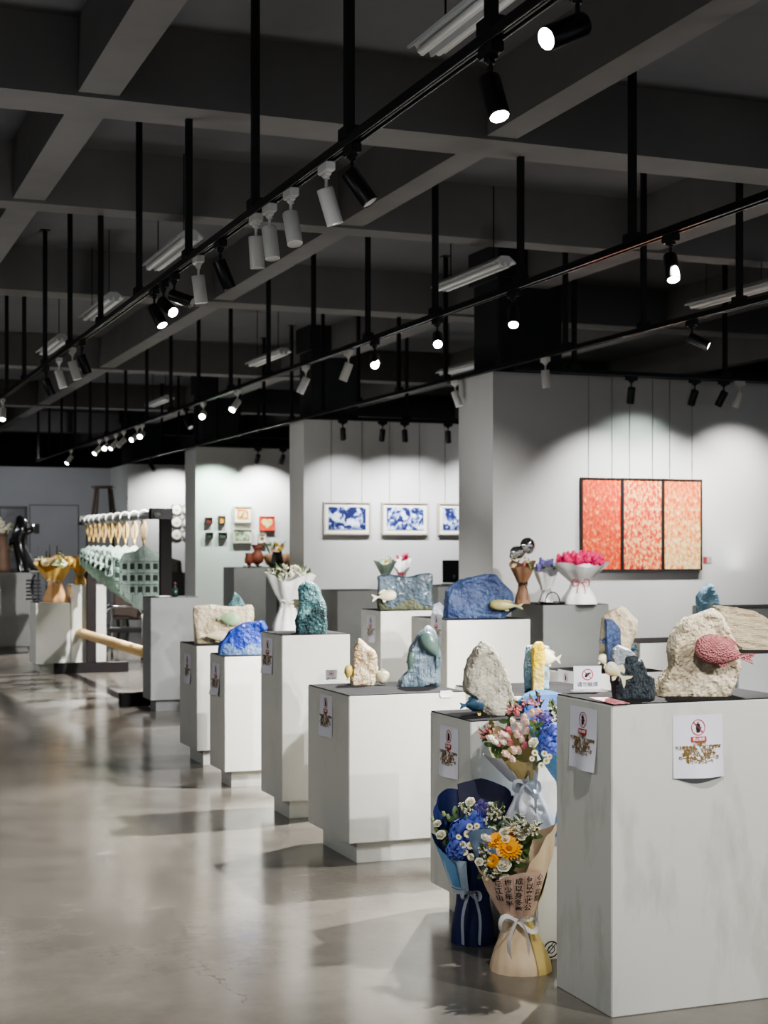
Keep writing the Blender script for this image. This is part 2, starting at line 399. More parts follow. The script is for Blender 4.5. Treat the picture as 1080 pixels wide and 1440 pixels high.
batten(211, 571, B_R2, 'far white batten above the glowing spots at left')
batten(975, 430, B_R3, 'white batten at the right above the triptych wall')
batten(622, 525, B_R3, 'far batten seen beside the near partition column')

# ---------------------------------------------------------------- pedestals
def pedestal(label, x0, x1, y0, y1, h, m=M_lam, plinth=True, bot=.105, inset=.06, top=M_top):
    cx, cy = (x0+x1)/2, (y0+y1)/2
    t = thing('display_pedestal', label, 'pedestal', (cx, cy, 0), 0, 'exhibition pedestals')
    w, d = (x1-x0)/2, (y1-y0)/2
    bb = BM(); box(bb, -w, w, -d, d, bot if plinth else 0, h-.004, .003); obj('cabinet_body', bb, m, t)
    bb = BM(); box(bb, -w+.003, w-.003, -d+.003, d-.003, h-.0035, h, .0008); o = obj('top_board', bb, top, t); o['label'] = 'dark grey top'
    if plinth:
        bb = BM(); box(bb, -w+inset, w-inset, -d+inset, d-inset, 0, bot-.002); obj('recessed_base', bb, m, t)
    return t
P1 = pedestal('large white pedestal in the right foreground under the pink fish rock', 2.42, 3.12, 4.266, 4.645, 1.0, M_lamd, False)
P2 = pedestal('wide white pedestal with the cream rock and the grey-blue rock on top', 2.42, 3.02, 6.741, 7.36, .804)
P3 = pedestal('tall white pedestal carrying the teal rock', 2.48, 2.874, 7.993, 8.406, 1.02)
P4 = pedestal('white pedestal carrying the cobalt blue rock', 2.47, 2.87, 9.164, 9.53, .825)
P5 = pedestal('white pedestal carrying the cream slab with a teal shard', 2.55, 2.98, 10.187, 10.69, .828)
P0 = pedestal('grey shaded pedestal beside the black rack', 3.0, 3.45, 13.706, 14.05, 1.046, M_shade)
P6 = pedestal('white pedestal behind the navy bouquet, carrying the pale rock with a navy fish', 2.46, 2.93, 5.443, 5.852, .82, M_lamd)
P7 = pedestal('white pedestal carrying the broad blue rock', 4.0, 4.61, 9.225, 9.86, 1.021)
P8 = pedestal('white pedestal carrying the grey-blue block', 4.0, 4.45, 10.452, 10.87, 1.035)
P10 = pedestal('low white pedestal carrying the yellow and pale blue slabs', 3.12, 3.72, 6.5, 7.1, .8)
P11 = pedestal('white pedestal carrying the cream rock with a blue band', 4.04, 4.6, 7.48, 7.92, .8)
P12 = pedestal('white pedestal half hidden behind the pink fish rock', 5.77, 6.47, 9.75, 10.3, .8)
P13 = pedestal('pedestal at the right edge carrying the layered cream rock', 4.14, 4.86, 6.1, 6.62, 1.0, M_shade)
P14 = pedestal('grey pedestal against the triptych wall at the right edge', 7.2, 8.0, 10.6, 11.3, 1.0, M_lamg)
P15 = pedestal('grey pedestal under the three bouquets beside the triptych', 5.7, 6.31, 11.17, 11.77, 1.03, M_lamg)
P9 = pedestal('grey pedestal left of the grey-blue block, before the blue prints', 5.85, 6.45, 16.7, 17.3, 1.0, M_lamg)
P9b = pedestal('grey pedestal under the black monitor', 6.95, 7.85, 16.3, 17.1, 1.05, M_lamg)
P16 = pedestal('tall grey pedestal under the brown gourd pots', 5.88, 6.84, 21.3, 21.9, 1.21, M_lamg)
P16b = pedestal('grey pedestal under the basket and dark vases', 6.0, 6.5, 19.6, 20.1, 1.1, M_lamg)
PW = pedestal('white pedestal under the white wrapped bouquet', 3.42, 3.82, 11.25, 11.6, .85)
P17 = pedestal('white pedestal under the orange wrapped bouquet', 2.65, 3.06, 18.45, 18.97, .841)
P17b = pedestal('white pedestal behind the far post of the rack', 3.08, 3.50, 18.5, 18.95, 1.05)
P18 = pedestal('grey pedestal at the left edge under the dark sculpture', 2.60, 3.11, 22.0, 22.6, 1.15, M_lamg, True, .1)
P19 = pedestal('grey pedestal under the grey boulder near the plates wall', 5.75, 6.4, 26.4, 27, 1.06, M_lamg)
# outlet plate + pencil scratches are marks on the pedestals
bb = BM(); box(bb, -.033, .033, -.003, 0, -.016, .016, .006); box(bb, -.026, -.006, -.005, -.002, -.008, .008); box(bb, .004, .024, -.005, -.002, -.008, .008)
o = obj('outlet_plate', bb, M_wht, P2, loc=(atY(627, 976, 6.741).x-2.72, -.3095-.0005, atY(627, 976, 6.741).z)); o['label'] = 'small white outlet plate'
# low white box behind the kraft bouquet, with a printed round mark
BX = thing('storage_box', 'low white box behind the kraft bouquet with a round printed mark', 'box', (2.74, 5.17, 0))
bb = BM(); box(bb, -.24, .24, -.22, .22, 0, .41, .004); obj('carton', bb, M_wht, BX)
bb = BM()
cx_, cz_ = atY(775, 1335, 4.95).x-2.74, atY(775, 1335, 4.95).z
def ring2(bm, cx, cz, r0, r1, y, n=32):
    a = [bm.verts.new((cx+r0*math.cos(2*PI*k/n), y, cz+r0*math.sin(2*PI*k/n))) for k in range(n)]
    c = [bm.verts.new((cx+r1*math.cos(2*PI*k/n), y, cz+r1*math.sin(2*PI*k/n))) for k in range(n)]
    for k in range(n): bm.faces.new((a[k], a[(k+1) % n], c[(k+1) % n], c[k]))
def quad(bm, pts): return bm.faces.new([bm.verts.new(p) for p in pts])
ring2(bb, cx_, cz_, .026, .031, -.2212)
for a0, off_ in ((PI/4, 0), (PI/4, .010)):
    dx, dz = math.cos(a0), math.sin(a0); nx, nz = -dz, dx
    quad(bb, [(cx_+s*dx*.024+nx*(off_+w), -.2212, cz_+s*dz*.024+nz*(off_+w)) for s, w in ((-1, -.0018), (1, -.0018), (1, .0018), (-1, .0018))])
ring2(bb, cx_, cz_, .012, .015, -.2214, 20)
obj('printed_mark', bb, M_ink, BX, fix=False)

# ---------------------------------------------------------------- paper notices
LINES = ['参观须知', '以上学生作品、请勿触摸或移动', '如有损坏、照价赔偿', '请看管小孩、请勿打闹', '坏一件作品、至少赔一一万', '可以参观以上一个']
def notice(p, rotz, label, w=.188, h=.203, text=True, curl=.02, seed=0, group='no touching notices taped to the pedestals', full=True):
    t = thing('paper_notice', label, 'notice', p, rotz, group)
    def sf(u, v, off=0):     # u -w/2..w/2, v -h/2..h/2 ; paper leaves the board toward its lower edge
        k = max(0, (.5-v/h)); y = -.0015-curl*k*k*(.55+.45*math.sin(u/w*5.2+seed))
        return Vector((u, y-off, v))
    bb = BM(); N = 12; g = [[bb.verts.new(sf(-w/2+w*i/N, -h/2+h*j/N)) for i in range(N+1)] for j in range(N+1)]
    for j in range(N):
        for i in range(N): bb.faces.new((g[j][i], g[j][i+1], g[j+1][i+1], g[j+1][i]))
    obj('sheet', bb, M_paper, t, True, fix=False)
    rc = w*.095*1.05
    vc = h*.30
    # prohibition ring, hand and bar
    def disc(bm, r0, r1, off=.0016, n=28, u0=0):
        a = [bm.verts.new(sf(u0+r0*math.cos(2*PI*k/n), vc+r0*math.sin(2*PI*k/n), off)) for k in range(n)]
        c = [bm.verts.new(sf(u0+r1*math.cos(2*PI*k/n), vc+r1*math.sin(2*PI*k/n), off)) for k in range(n)]
        for k in range(n): bm.faces.new((a[k], a[(k+1) % n], c[(k+1) % n], c[k]))
    R = w*.14
    bb = BM(); disc(bb, R*.9, R)
    cs, sn = math.cos(-PI/4), math.sin(-PI/4)
    quad(bb, [sf(s*R*.92*cs-q*sn, vc+s*R*.92*sn+q*cs, .0024) for s, q in ((-1, -R*.045), (1, -R*.045), (1, R*.045), (-1, R*.045))])
    obj('prohibition_ring', bb, M_red, t, fix=False)
    bb = BM()
    hand = [(-.32, -.1), (-.26, -.62), (.2, -.62), (.28, -.3), (.5, -.02), (.44, .1), (.26, -.06), (.26, .38), (.14, .4), (.13, .5), (0, .5), (0, .55), (-.13, .55), (-.14, .46), (-.28, .44)]
    bb.faces.new([bb.verts.new(sf(x*R, vc+z*R, .0019)) for x, z in hand])
    quad(bb, [sf(x*R, vc+z*R, .0019) for x, z in ((-.24, .62), (.2, .62), (.2, .68), (-.24, .68))])
    obj('hand_pictogram', bb, M_ink, t, fix=False)
    bb = BM(); v0, v1 = h*.066, h*.152
    [quad(bb, [sf(w*(a-.155), v0, .0016), sf(w*(a-.093), v0, .0016), sf(w*(a-.093), v1, .0016), sf(w*(a-.155), v1, .0016)]) for a in (0, .062, .124, .186, .248)]; obj('red_band', bb, M_red, t, fix=False)
    bb = BM(); add_text(bb, '禁止触摸', w*.06, lambda x, y: sf(x, (v0+v1)/2+y, .0024), bold=.0002); obj('band_lettering', bb, M_wht, t, fix=False)
    bb = BM()
    for i, s in enumerate(LINES):
        vv = h*.035-i*h*.056
        add_text(bb, s, w*.066, lambda x, y: sf(x, vv+y, .0014), bold=.0007)
    obj('notice_lettering', bb, M_gold, t, fix=False)
    return t
LX = -PI/2
notice((atY(981, 1049, 4.266).x, 4.266, .853), 0, 'white no-touching notice on the front of the foreground pedestal', curl=.03, seed=1.2)
for px, py, X, lab, sd in [(821, 1038, 2.42, 'white no-touching notice on the left side of the foreground pedestal', .4),
    (632, 1057, 2.46, 'white no-touching notice on the pedestal behind the navy bouquet', 2.0),
    (459, 1006, 2.42, 'white no-touching notice on the shaded side of the wide pedestal', 2.4),
    (377, 922, 2.48, 'white no-touching notice on the tall pedestal with the teal rock', 3.1),
    (304, 955, 2.47, 'white no-touching notice on the pedestal with the cobalt rock', 4.0),
    (264, 940, 2.55, 'white no-touching notice on the leftmost pedestal of the front row', .9),
    (522, 884, 4.0, 'white no-touching notice under the grey-blue block', 1.7),
    (614, 885, 4.0, 'white no-touching notice under the broad blue rock', 2.9),
    (796, 968, 4.04, 'white no-touching notice under the cream rock with a blue band', 3.6)]:
    q = atX(px, py, X); notice((X, q.y, q.z), LX, lab, curl=.022, seed=sd)

# ---------------------------------------------------------------- acrylic do-not-touch stands
M_acr = mat('clear_acrylic', (240, 244, 246), rough=.05, alpha=.28, spec=.7)
def acrylic(p, rotz, label, w=.085, h=.075):
    t = thing('acrylic_sign_stand', label, 'sign stand', p, rotz, 'acrylic do-not-touch stands')
    bb = BM(); box(bb, -w/2-.004, w/2+.02, -.03, .03, 0, .003); box(bb, -w/2, w/2, -.002, .001, .003, h); obj('acrylic_stand', bb, M_acr, t)
    bb = BM(); quad(bb, [(-w/2, -.0028, .008), (w/2, -.0028, .008), (w/2, -.0028, h), (-w/2, -.0028, h)]); obj('card', bb, M_paper, t, fix=False)
    bb = BM(); ring2(bb, 0, h*.66, h*.19, h*.225, -.0033)
    R = h*.2; cs, sn = math.cos(-PI/4), math.sin(-PI/4)
    quad(bb, [(s*R*cs-q*sn, -.0036, h*.66+s*R*sn+q*cs) for s, q in ((-1, -.001), (1, -.001), (1, .001), (-1, .001))])
    obj('prohibition_ring', bb, M_red, t, fix=False)
    bb = BM(); bb.faces.new([bb.verts.new((x*R, -.0034, h*.66+z*R)) for x, z in ((-.55, -.5), (-.2, -.55), (.2, -.1), (.7, .3), (.66, .45), (.1, .35), (-.3, .3), (-.5, 0))])
    obj('hand_pictogram', bb, M_ink, t, fix=False)
    bb = BM(); add_text(bb, '请勿触摸', w*.19, lambda x, y: Vector((x, -.0034, h*.26+y))); obj('card_lettering', bb, M_ink, t, fix=False)
q = atz(826, 972, 1.0); acrylic(q, -.28, 'clear acrylic do-not-touch stand on the foreground pedestal', .098, .088)
q = atz(466, 958, .804); acrylic(q, -.2, 'small acrylic do-not-touch stand beside the cream rock with a yellow fish', .06, .06)
# red card lying on the foreground pedestal
M_card = mat('red_card_print', (205, 70, 80), (240, 205, 205), scale=60, rough=.6, mid=(.45, .6))
q0 = [atz(828, 981, 1.0015), atz(855, 981, 1.0015), atz(886, 989.2, 1.0015), atz(862, 990.4, 1.0015)]
bb = BM(); cc = sum(q0, Vector())/4
vs = [bb.verts.new(p-cc) for p in q0]; f = bb.faces.new(vs); r = bmesh.ops.extrude_face_region(bb, geom=[f])
for v in r['geom']:
    if isinstance(v, bmesh.types.BMVert): v.co.z += .0012
tag(obj('printed_card', bb, M_card, None, loc=cc), 'pinkish red printed card lying before the dark slate rock', 'card')

# ---------------------------------------------------------------- sculptures
def stone(name, c1, c2, c3=None, rough=.8, bump=.8, bscale=45, scale=9, coat=0, mid=(.38, .62), stretch=None, detail=8):
    return mat(name, c1, c2, scale=scale, rough=rough, bump=bump, bscale=bscale, c3=c3, coat=coat, mid=mid, stretch=stretch, detail=detail)
M_cream = stone('cream_stone', (176, 162, 136), (212, 200, 176), mid=(.4, .6))
M_creamr = stone('cream_stone_red', (190, 158, 120), (226, 216, 190), scale=24, bump=1, bscale=30)
M_grey = stone('pale_grey_stone', (150, 146, 132), (186, 180, 164), scale=14)
M_sand = stone('sand_stone', (184, 168, 138), (212, 198, 172), scale=10, stretch=(1, 1, 5))
M_slate = stone('slate_dark', (42, 50, 56), (70, 80, 86), rough=.5, scale=14, stretch=(3, 3, 1))
M_slatel = stone('slate_light', (130, 138, 146), (160, 166, 172), rough=.5, scale=14)
M_gb = stone('grey_blue_stone', (78, 94, 106), (124, 140, 152), bump=.4, rough=.42, scale=12, stretch=(3, 3, .6), coat=.3)
M_teal = stone('teal_glaze', (46, 84, 88), (112, 154, 156), (200, 226, 224), rough=.3, scale=16, coat=.5, bump=1, bscale=60, mid=(.42, .62))  # pale ramp colour paints highlights into the glaze
M_cobalt = stone('cobalt_glaze', (34, 58, 150), (58, 88, 180), (150, 170, 215), rough=.35, coat=.4, scale=8, mid=(.4, .7))
M_denim = stone('denim_glaze', (44, 58, 92), (66, 86, 126), rough=.5, scale=9)
M_teald = stone('teal_glaze_dark', (28, 54, 58), (66, 104, 106), (150, 186, 186), rough=.3, scale=14, coat=.5, bump=1, bscale=60, mid=(.44, .62))  # darker copy for the rock's foot, highlights painted in as well
M_cobl = stone('cobalt_base', (60, 88, 140), (120, 146, 176), rough=.5, scale=8)
M_blue = stone('broad_blue', (44, 58, 92), (66, 86, 122), (150, 164, 182), rough=.5, scale=6, mid=(.4, .68))
M_block = stone('block_glaze', (62, 76, 84), (96, 114, 130), (186, 202, 210), rough=.25, coat=.6, scale=11, mid=(.4, .62))
M_moss = stone('moss_base', (78, 82, 62), (104, 108, 84), rough=.5)
M_yel = stone('yellow_glaze', (206, 172, 6), (226, 200, 44), rough=.45, scale=7)
M_yelc = stone('yellow_cream', (186, 166, 86), (208, 188, 116), rough=.6, scale=9)
M_pblue = stone('pale_blue_stone', (118, 150, 172), (160, 186, 202), rough=.6, scale=12)
M_sky = stone('sky_stone', (104, 146, 170), (150, 186, 204), rough=.6, scale=12)
M_pink = mat('pink_fish_clay', (178, 106, 108), (204, 136, 136), scale=60, rough=.75, bump=.7, bscale=170, vor=1)
M_fcream = mat('fish_cream', (206, 196, 160), (226, 220, 196), scale=14, rough=.45)
M_folive = mat('fish_olive', (140, 134, 84), (178, 170, 120), scale=14, rough=.45)
M_fnavy = mat('fish_navy', (40, 64, 84), (66, 94, 112), scale=18, rough=.35, coat=.3)
M_fgreen = mat('fish_green', (140, 168, 132), (166, 190, 156), scale=14, rough=.5)
M_fdark = mat('fish_dark_green', (66, 88, 84), (96, 116, 108), scale=14, rough=.35, coat=.3)
M_fyel = mat('fish_yellow', (214, 182, 46), (196, 176, 110), scale=12, rough=.4)
M_fwhite = mat('fish_white', (226, 224, 206), (212, 206, 150), scale=26, rough=.4)
M_fgold = mat('fish_gold', (214, 186, 84), rough=.3)
M_eye = mat('fish_eye', (24, 24, 26), rough=.3)

def rock_mesh(poly, thick, seed, amp, vox, taper=.86, flat=True, lean=0, fine=.35, mats=None, paint=None, band=0):
    rnd = random.Random(seed)
    bb = BM(); n = len(poly); cx = sum(p[0] for p in poly)/n; cz = sum(p[1] for p in poly)/n
    sl = []
    for y, s in ((-thick*.5, taper), (-thick*.28, 1), (thick*.2, 1), (thick*.5, taper*.95)):
        ring = []
        for x, z in poly:
            j = 1+rnd.uniform(-.022, .022)
            zz = cz+(z-cz)*s*j
            if z <= .004: zz = 0
            ring.append(bb.verts.new((cx+(x-cx)*s*j, y+rnd.uniform(-.08, .08)*thick+lean*zz, zz)))
        sl.append(ring)
    for a, c in zip(sl, sl[1:]):
        for k in range(n): bb.faces.new((a[k], a[(k+1) % n], c[(k+1) % n], c[k]))
    bb.faces.new(list(reversed(sl[0]))); bb.faces.new(sl[-1])
    bmesh.ops.triangulate(bb, faces=[f for f in bb.faces if len(f.verts) > 4])
    bmesh.ops.recalc_face_normals(bb, faces=bb.faces)
    me = bpy.data.meshes.new('rough'); bb.to_mesh(me); bb.free()
    o = bpy.data.objects.new('rough', me); COL.objects.link(o)
    md = o.modifiers.new('r', 'REMESH'); md.mode = 'VOXEL'; md.voxel_size = vox; md.use_smooth_shade = False
    m2 = lift(o); bpy.data.objects.remove(o)
    off = Vector((seed*3.1, seed*1.7, seed*.9)); f0 = 1/(max(thick, .1)*.9)
    nrm = [v.normal.copy() for v in m2.vertices]
    for v, nn in zip(m2.vertices, nrm):
        p = v.co+off
        a = noise.noise(p*f0*1.3)*.9+(.5-abs(noise.noise(p*f0*3)))*.7
        c = (.5-abs(noise.noise(p*f0*9)))*.5+noise.noise(p*f0*22)*.35
        st = 0
        if band:
            st = (abs(((p.z+.12*p.x+noise.noise(p*f0)*.03)*band) % 1-.5)-.25)*.9
        d = amp*(a+fine*c*1.2+st)
        z0 = v.co.z; v.co = v.co+nn*d
        if flat and (z0 < vox*1.2 or v.co.z < 0): v.co.z = max(0, v.co.z) if z0 > vox*1.2 else 0
    for m in (mats or []): m2.materials.append(m)
    if paint:
        for p in m2.polygons: p.material_index = paint(p.center, p.normal)
    return m2
def fish(bm, L, H, T, tail=.26, seed=0, tall_tail=.55, dorsal=.25, spike=0):
    """fish along X, nose at -X, centred on the origin"""
    rnd = random.Random(seed); n = 16; seg = 12; rings = []
    bl = L*(1-tail)
    for i in range(n+1):
        t = i/n; x = -L/2+bl*t
        hh = max(.03, (math.sin(PI*min(1, t*.93+.04)**.72))**.75)
        hh = max(hh, .16 if t > .8 else 0)*H/2
        th = max(.05, math.sin(PI*min(1, t*.96+.02)**.7)**.8)*T/2
        rings.append([bm.verts.new((x, th*math.sin(a)*1.0, hh*math.cos(a))) for a in [2*PI*k/seg for k in range(seg)]])
    for a, c in zip(rings, rings[1:]):
        for k in range(seg): bm.faces.new((a[k], a[(k+1) % seg], c[(k+1) % seg], c[k]))
    bm.faces.new(list(reversed(rings[0]))); bm.faces.new(rings[-1])
def fins(bm, L, H, T, tail=.26, tall=.55, dorsal=.3):
    x0 = L/2-L*tail*1.15; x1 = L/2; hh = H*tall/2; q = T*.09
    prism(bm, [(x0, -H*.07), (x0, H*.07), (x0+.35*(x1-x0), H*.1), (x1, hh), (x1-.02*L, hh*.55), (x1-(x1-x0)*.3, 0), (x1-.02*L, -hh*.55), (x1, -hh), (x0+.35*(x1-x0), -H*.1)], -q, q)
    prism(bm, [(-L*.18, H*.42), (-L*.05, H*.5+H*dorsal*.5), (L*.12, H*.42+H*dorsal*.35), (L*.2, H*.3), (0, H*.3)], -q*.7, q*.7)
    box(bm, -L*.08, L*.06, -q*.5, q*.5, -H*.36, H*.36); box(bm, 0, x0+L*.06, -q*.5, q*.5, -H*.05, H*.05)
    prism(bm, [(-L*.1, -H*.42), (L*.02, -H*.5-H*dorsal*.3), (L*.08, -H*.45), (L*.05, -H*.3)], -q*.7, q*.7)
def add_fish(root, loc, L, H, T, ang, m, flip=1, yaw=0, tail=.26, tall=.6, dorsal=.3, name='fish', label=None, finm=None):
    """ang: tilt in the picture plane; flip=1 nose left, -1 nose right"""
    bb = BM(); fish(bb, L, H, T, tail)
    o = obj(name, bb, m, root, True, loc)
    o.rotation_euler = Euler((0, ang, PI*(flip < 0)+yaw), 'XYZ') if flip > 0 else Euler((0, ang, PI+yaw), 'XYZ')
    if label: o['label'] = label
    bb = BM(); fins(bb, L, H, T, tail, tall, dorsal); obj('fins', bb, finm or m, o)
    bb = BM()
    for s in (-1, 1): ball(bb, (-L*.36, s*T*.27, H*.1), max(.004, H*.045), seg=8)
    obj('eyes', bb, M_eye, o, True)
    return o
def sculpture(base, label, group='stone sculptures on the pedestals', turn=0, name='stone_sculpture'):
    return thing(name, label, 'sculpture', base, -TH+turn, group)
class Pix:       # converts picture offsets at one depth into local right / up metres
    def __init__(s, bx, by, z=None, d=None, crop=(0, 0, 1)):
        s.bx, s.by = bx, by; s.base = atz(bx, by, z) if d is None else atd(bx, by, d); s.d = depth(s.base); s.k = s.d/F; s.c = crop
    def __call__(s, zx, zy):
        x0, y0, q = s.c; return ((x0+zx/q-s.bx)*s.k, (s.by-(y0+zy/q))*s.k)
    def poly(s, pts): return [(lambda r: (r[0], max(0, r[1])))(s(*p)) for p in pts]
    def len(s, zl): return zl/s.c[2]*s.k
CA, CB, CC = (480, 780, 3.6), (780, 800, 3.6), (240, 780, 3.6)
def add_rock(root, pts, thick, seed, m, amp=.008, vox=.008, loc=(0, 0, 0), name='rock', **kw):
    me = rock_mesh(pts, thick, seed, amp, vox, mats=m if isinstance(m, list) else [m], **kw)
    return new(name, me, root, loc)

# big cream rock with the pink fish (foreground pedestal)
P = Pix(968, 976.5, 1.0, crop=CB); R = sculpture(P.base, 'large cream rock arch with a pink fish on the foreground pedestal')
add_rock(R, P.poly([(508, 650), (512, 612), (545, 545), (582, 500), (586, 455), (582, 400), (598, 340), (640, 272), (680, 242), (730, 228), (790, 208), (830, 232), (862, 292), (888, 345), (905, 400), (922, 460), (918, 500), (892, 545), (880, 590), (862, 660), (700, 665)]), .13, 3, M_cream, .013, .006, taper=.9, fine=.6)
x, z = P(828, 412); o = add_fish(R, (x, -.105, z), P.len(302), P.len(150), .055, math.radians(13), M_pink, 1, .05, tail=.24, tall=.36, dorsal=.05, label='pink textured fish')
# dark slate with white fish
P = Pix(890, 981, 1.0, crop=CB); R = sculpture(P.base, 'dark slate rock with a small white fish on the foreground pedestal')
add_rock(R, P.poly([(298, 655), (286, 590), (282, 520), (300, 470), (318, 420), (345, 430), (405, 432), (412, 470), (430, 455), (455, 500), (470, 545), (498, 545), (502, 655), (400, 665)]), .085, 5, M_slate, .006, .0045, fine=.5)
add_rock(R, [(a, c) for a, c in P.poly([(300, 480), (276, 445), (290, 405), (322, 385), (372, 402), (406, 432), (345, 436), (330, 560), (310, 580)])], .08, 6, M_slatel, .004, .0045, (0, -.012, 0), 'rock', flat=False)
x, z = P(300, 520); add_fish(R, (x, -.075, z), P.len(140), P.len(70), .02, math.radians(38), M_fwhite, 1, tail=.4, tall=1.1, dorsal=.5, label='white fish with a forked tail')
# layered rock at the right edge
P = Pix(1090, 916, 1.0, crop=CB); P.base = Vector((4.52, 6.36, 1.0)); P.d = depth(P.base); P.k = P.d/F; P.bx = CX+F*(P.base.x*C-P.base.y*S)/P.d; P.by = CY+F*.5/P.d
R = sculpture(P.base, 'broad layered cream rock at the right edge')
add_rock(R, P.poly([(790, 215), (800, 184), (900, 192), (980, 207), (1080, 262), (1180, 330), (1230, 410), (1230, 430), (930, 430), (880, 410), (840, 330), (800, 260)]), .2, 8, M_sand, .014, .009, band=30, taper=.92)
# small blue rock behind it
P = Pix(995, 901, .8, crop=CB); P.base = atd(995, 901, 11.5); P.base.z = .8; P.d = 11.5; P.k = P.d/F; P.by = CY+.7*F/11.5
R = sculpture(P.base, 'upright sky blue rock behind the cream rocks at right')
add_rock(R, P.poly([(722, 370), (722, 140), (735, 115), (775, 78), (803, 75), (805, 120), (822, 132), (818, 370)]), .14, 9, M_sky, .014, .012)
# cream rock with blue band
P = Pix(868, 945, .8, crop=CB); P.base = atd(868, 942, 8.62); P.base.z = .8; P.d = depth(P.base); P.k = P.d/F; P.by = CY+.7*F/P.d
R = sculpture(P.base, 'cream rock with a blue band and small blue fish')
add_rock(R, P.poly([(240, 505), (232, 420), (236, 320), (246, 250), (290, 215), (335, 195), (370, 225), (412, 265), (405, 320), (385, 400), (370, 505)]), .14, 11, M_cream, .014, .008)
add_rock(R, P.poly([(252, 480), (246, 400), (243, 252), (275, 255), (318, 300), (322, 380), (300, 410), (275, 470)]), .1, 12, M_denim, .006, .006, (0, -.08, 0), 'blue_band', flat=False)
x, z = P(236, 468); add_fish(R, (x, -.1, z+.01), P.len(70), P.len(52), .04, 1.2, M_fcream, 1)
x, z = P(398, 402); add_fish(R, (x, -.03, z), P.len(56), P.len(30), .03, .5, M_fnavy, 1)
x, z = P(235, 360); add_fish(R, (x, -.09, z), P.len(44), P.len(26), .03, -.3, M_denim, -1)
# pale rock with navy fish (behind navy bouquet)
P = Pix(690, 1003, .82, crop=CA); R = sculpture(P.base, 'tall pale grey rock with a navy fish at its foot', turn=.1)
add_rock(R, P.poly([(700, 795), (712, 740), (660, 715), (625, 690), (618, 655), (625, 590), (645, 520), (680, 470), (715, 450), (755, 465), (790, 505), (815, 550), (833, 590), (842, 640), (852, 690), (885, 775), (860, 820), (790, 815)]), .15, 14, M_grey, .012, .0065, fine=.55)
x, z = P(655, 757); o = add_fish(R, (x, -.06, z+.008), P.len(142), P.len(84), .06, math.radians(6), M_fnavy, -1, .2, tail=.2, tall=.4, dorsal=.05, label='glossy navy fish')
bb = BM(); prism(bb, [(-.008, 0), (.008, 0), (.001, -.022)], -.003, .003); obj('fin_tip', bb, M_fgold, R, loc=(P(680, 797)[0], -.085, P(680, 797)[1]+.006))
# cream rock with yellow fish on the wide pedestal
P = Pix(512, 962, .804, crop=CA); R = sculpture(P.base, 'cream rock between a yellow fish and a beige fish')
add_rock(R, P.poly([(50, 672), (60, 560), (68, 480), (90, 425), (125, 455), (165, 490), (180, 540), (178, 600), (165, 652), (100, 675)]), .11, 16, M_creamr, .012, .006, fine=.6)
x, z = P(36, 597); add_fish(R, (x, -.04, z+.003), P.len(78), P.len(42), .04, math.radians(95), M_fyel, 1, tail=.12, tall=.4, dorsal=.1, label='yellow fish')
x, z = P(200, 614); add_fish(R, (x, -.05, z+.008), P.len(86), P.len(70), .05, math.radians(-38), M_fcream, -1, tail=.22, tall=.5, dorsal=.05)
# grey-blue rock
P = Pix(592, 964, .804, crop=CA); R = sculpture(P.base, 'grey-blue rock with a dark green fish at its peak')
add_rock(R, P.poly([(285, 668), (300, 632), (338, 590), (335, 530), (345, 480), (390, 400), (440, 366), (470, 392), (495, 460), (500, 560), (498, 655), (400, 668)]), .13, 18, M_gb, .012, .0065)
x, z = P(452, 458); add_fish(R, (x, -.075, z), P.len(150), P.len(86), .05, math.radians(58), M_fdark, 1, tail=.12, tall=.4, dorsal=.1, label='dark green fish')
x, z = P(350, 540); add_fish(R, (x, -.06, z), P.len(110), P.len(44), .04, math.radians(100), M_fdark, 1, tail=.15, tall=.5, dorsal=.1)
# teal rock
P = Pix(438, 887, 1.02, crop=CC); P.base = atd(438, 887, 8.55); P.base.z = 1.02; P.d = 8.55; P.k = P.d/F; P.by = CY+.48*F/P.d
R = sculpture(P.base, 'teal glazed rock with a small cream fish on the tall pedestal')
add_rock(R, P.poly([(640, 395), (638, 330), (665, 250), (658, 170), (690, 145), (730, 150), (755, 180), (760, 210), (785, 270), (792, 340), (785, 395)]), .14, 20, [M_teal, M_teald], .015, .0065, fine=.7, paint=lambda c, n: 1 if c.z < .13+.05*math.sin(c.x*30) else 0)
x, z = P(640, 248); add_fish(R, (x-.012, -.0, z), P.len(84), P.len(44), .04, 0.1, M_fcream, -1, tail=.4, tall=.8, dorsal=.1)
# cobalt rock
P = Pix(343, 916, .825, crop=CC); P.base = Vector((2.665, 9.34, .825)); P.d = depth(P.base); P.k = P.d/F; P.bx = CX+F*(P.base.x*C-P.base.y*S)/P.d; P.by = CY+.675*F/P.d
R = sculpture(P.base, 'wedge shaped cobalt blue rock with a pale base')
k_ = P.len(40)
add_rock(R, P.poly([(245, 505), (250, 455), (300, 380), (370, 345), (470, 332), (492, 372), (475, 400), (470, 505), (380, 512)]), .16, 22, [M_cobalt, M_cobl], .008, .0075, taper=.9, paint=lambda c, n: 1 if c.z < k_+.02*math.sin(c.x*40) else 0)
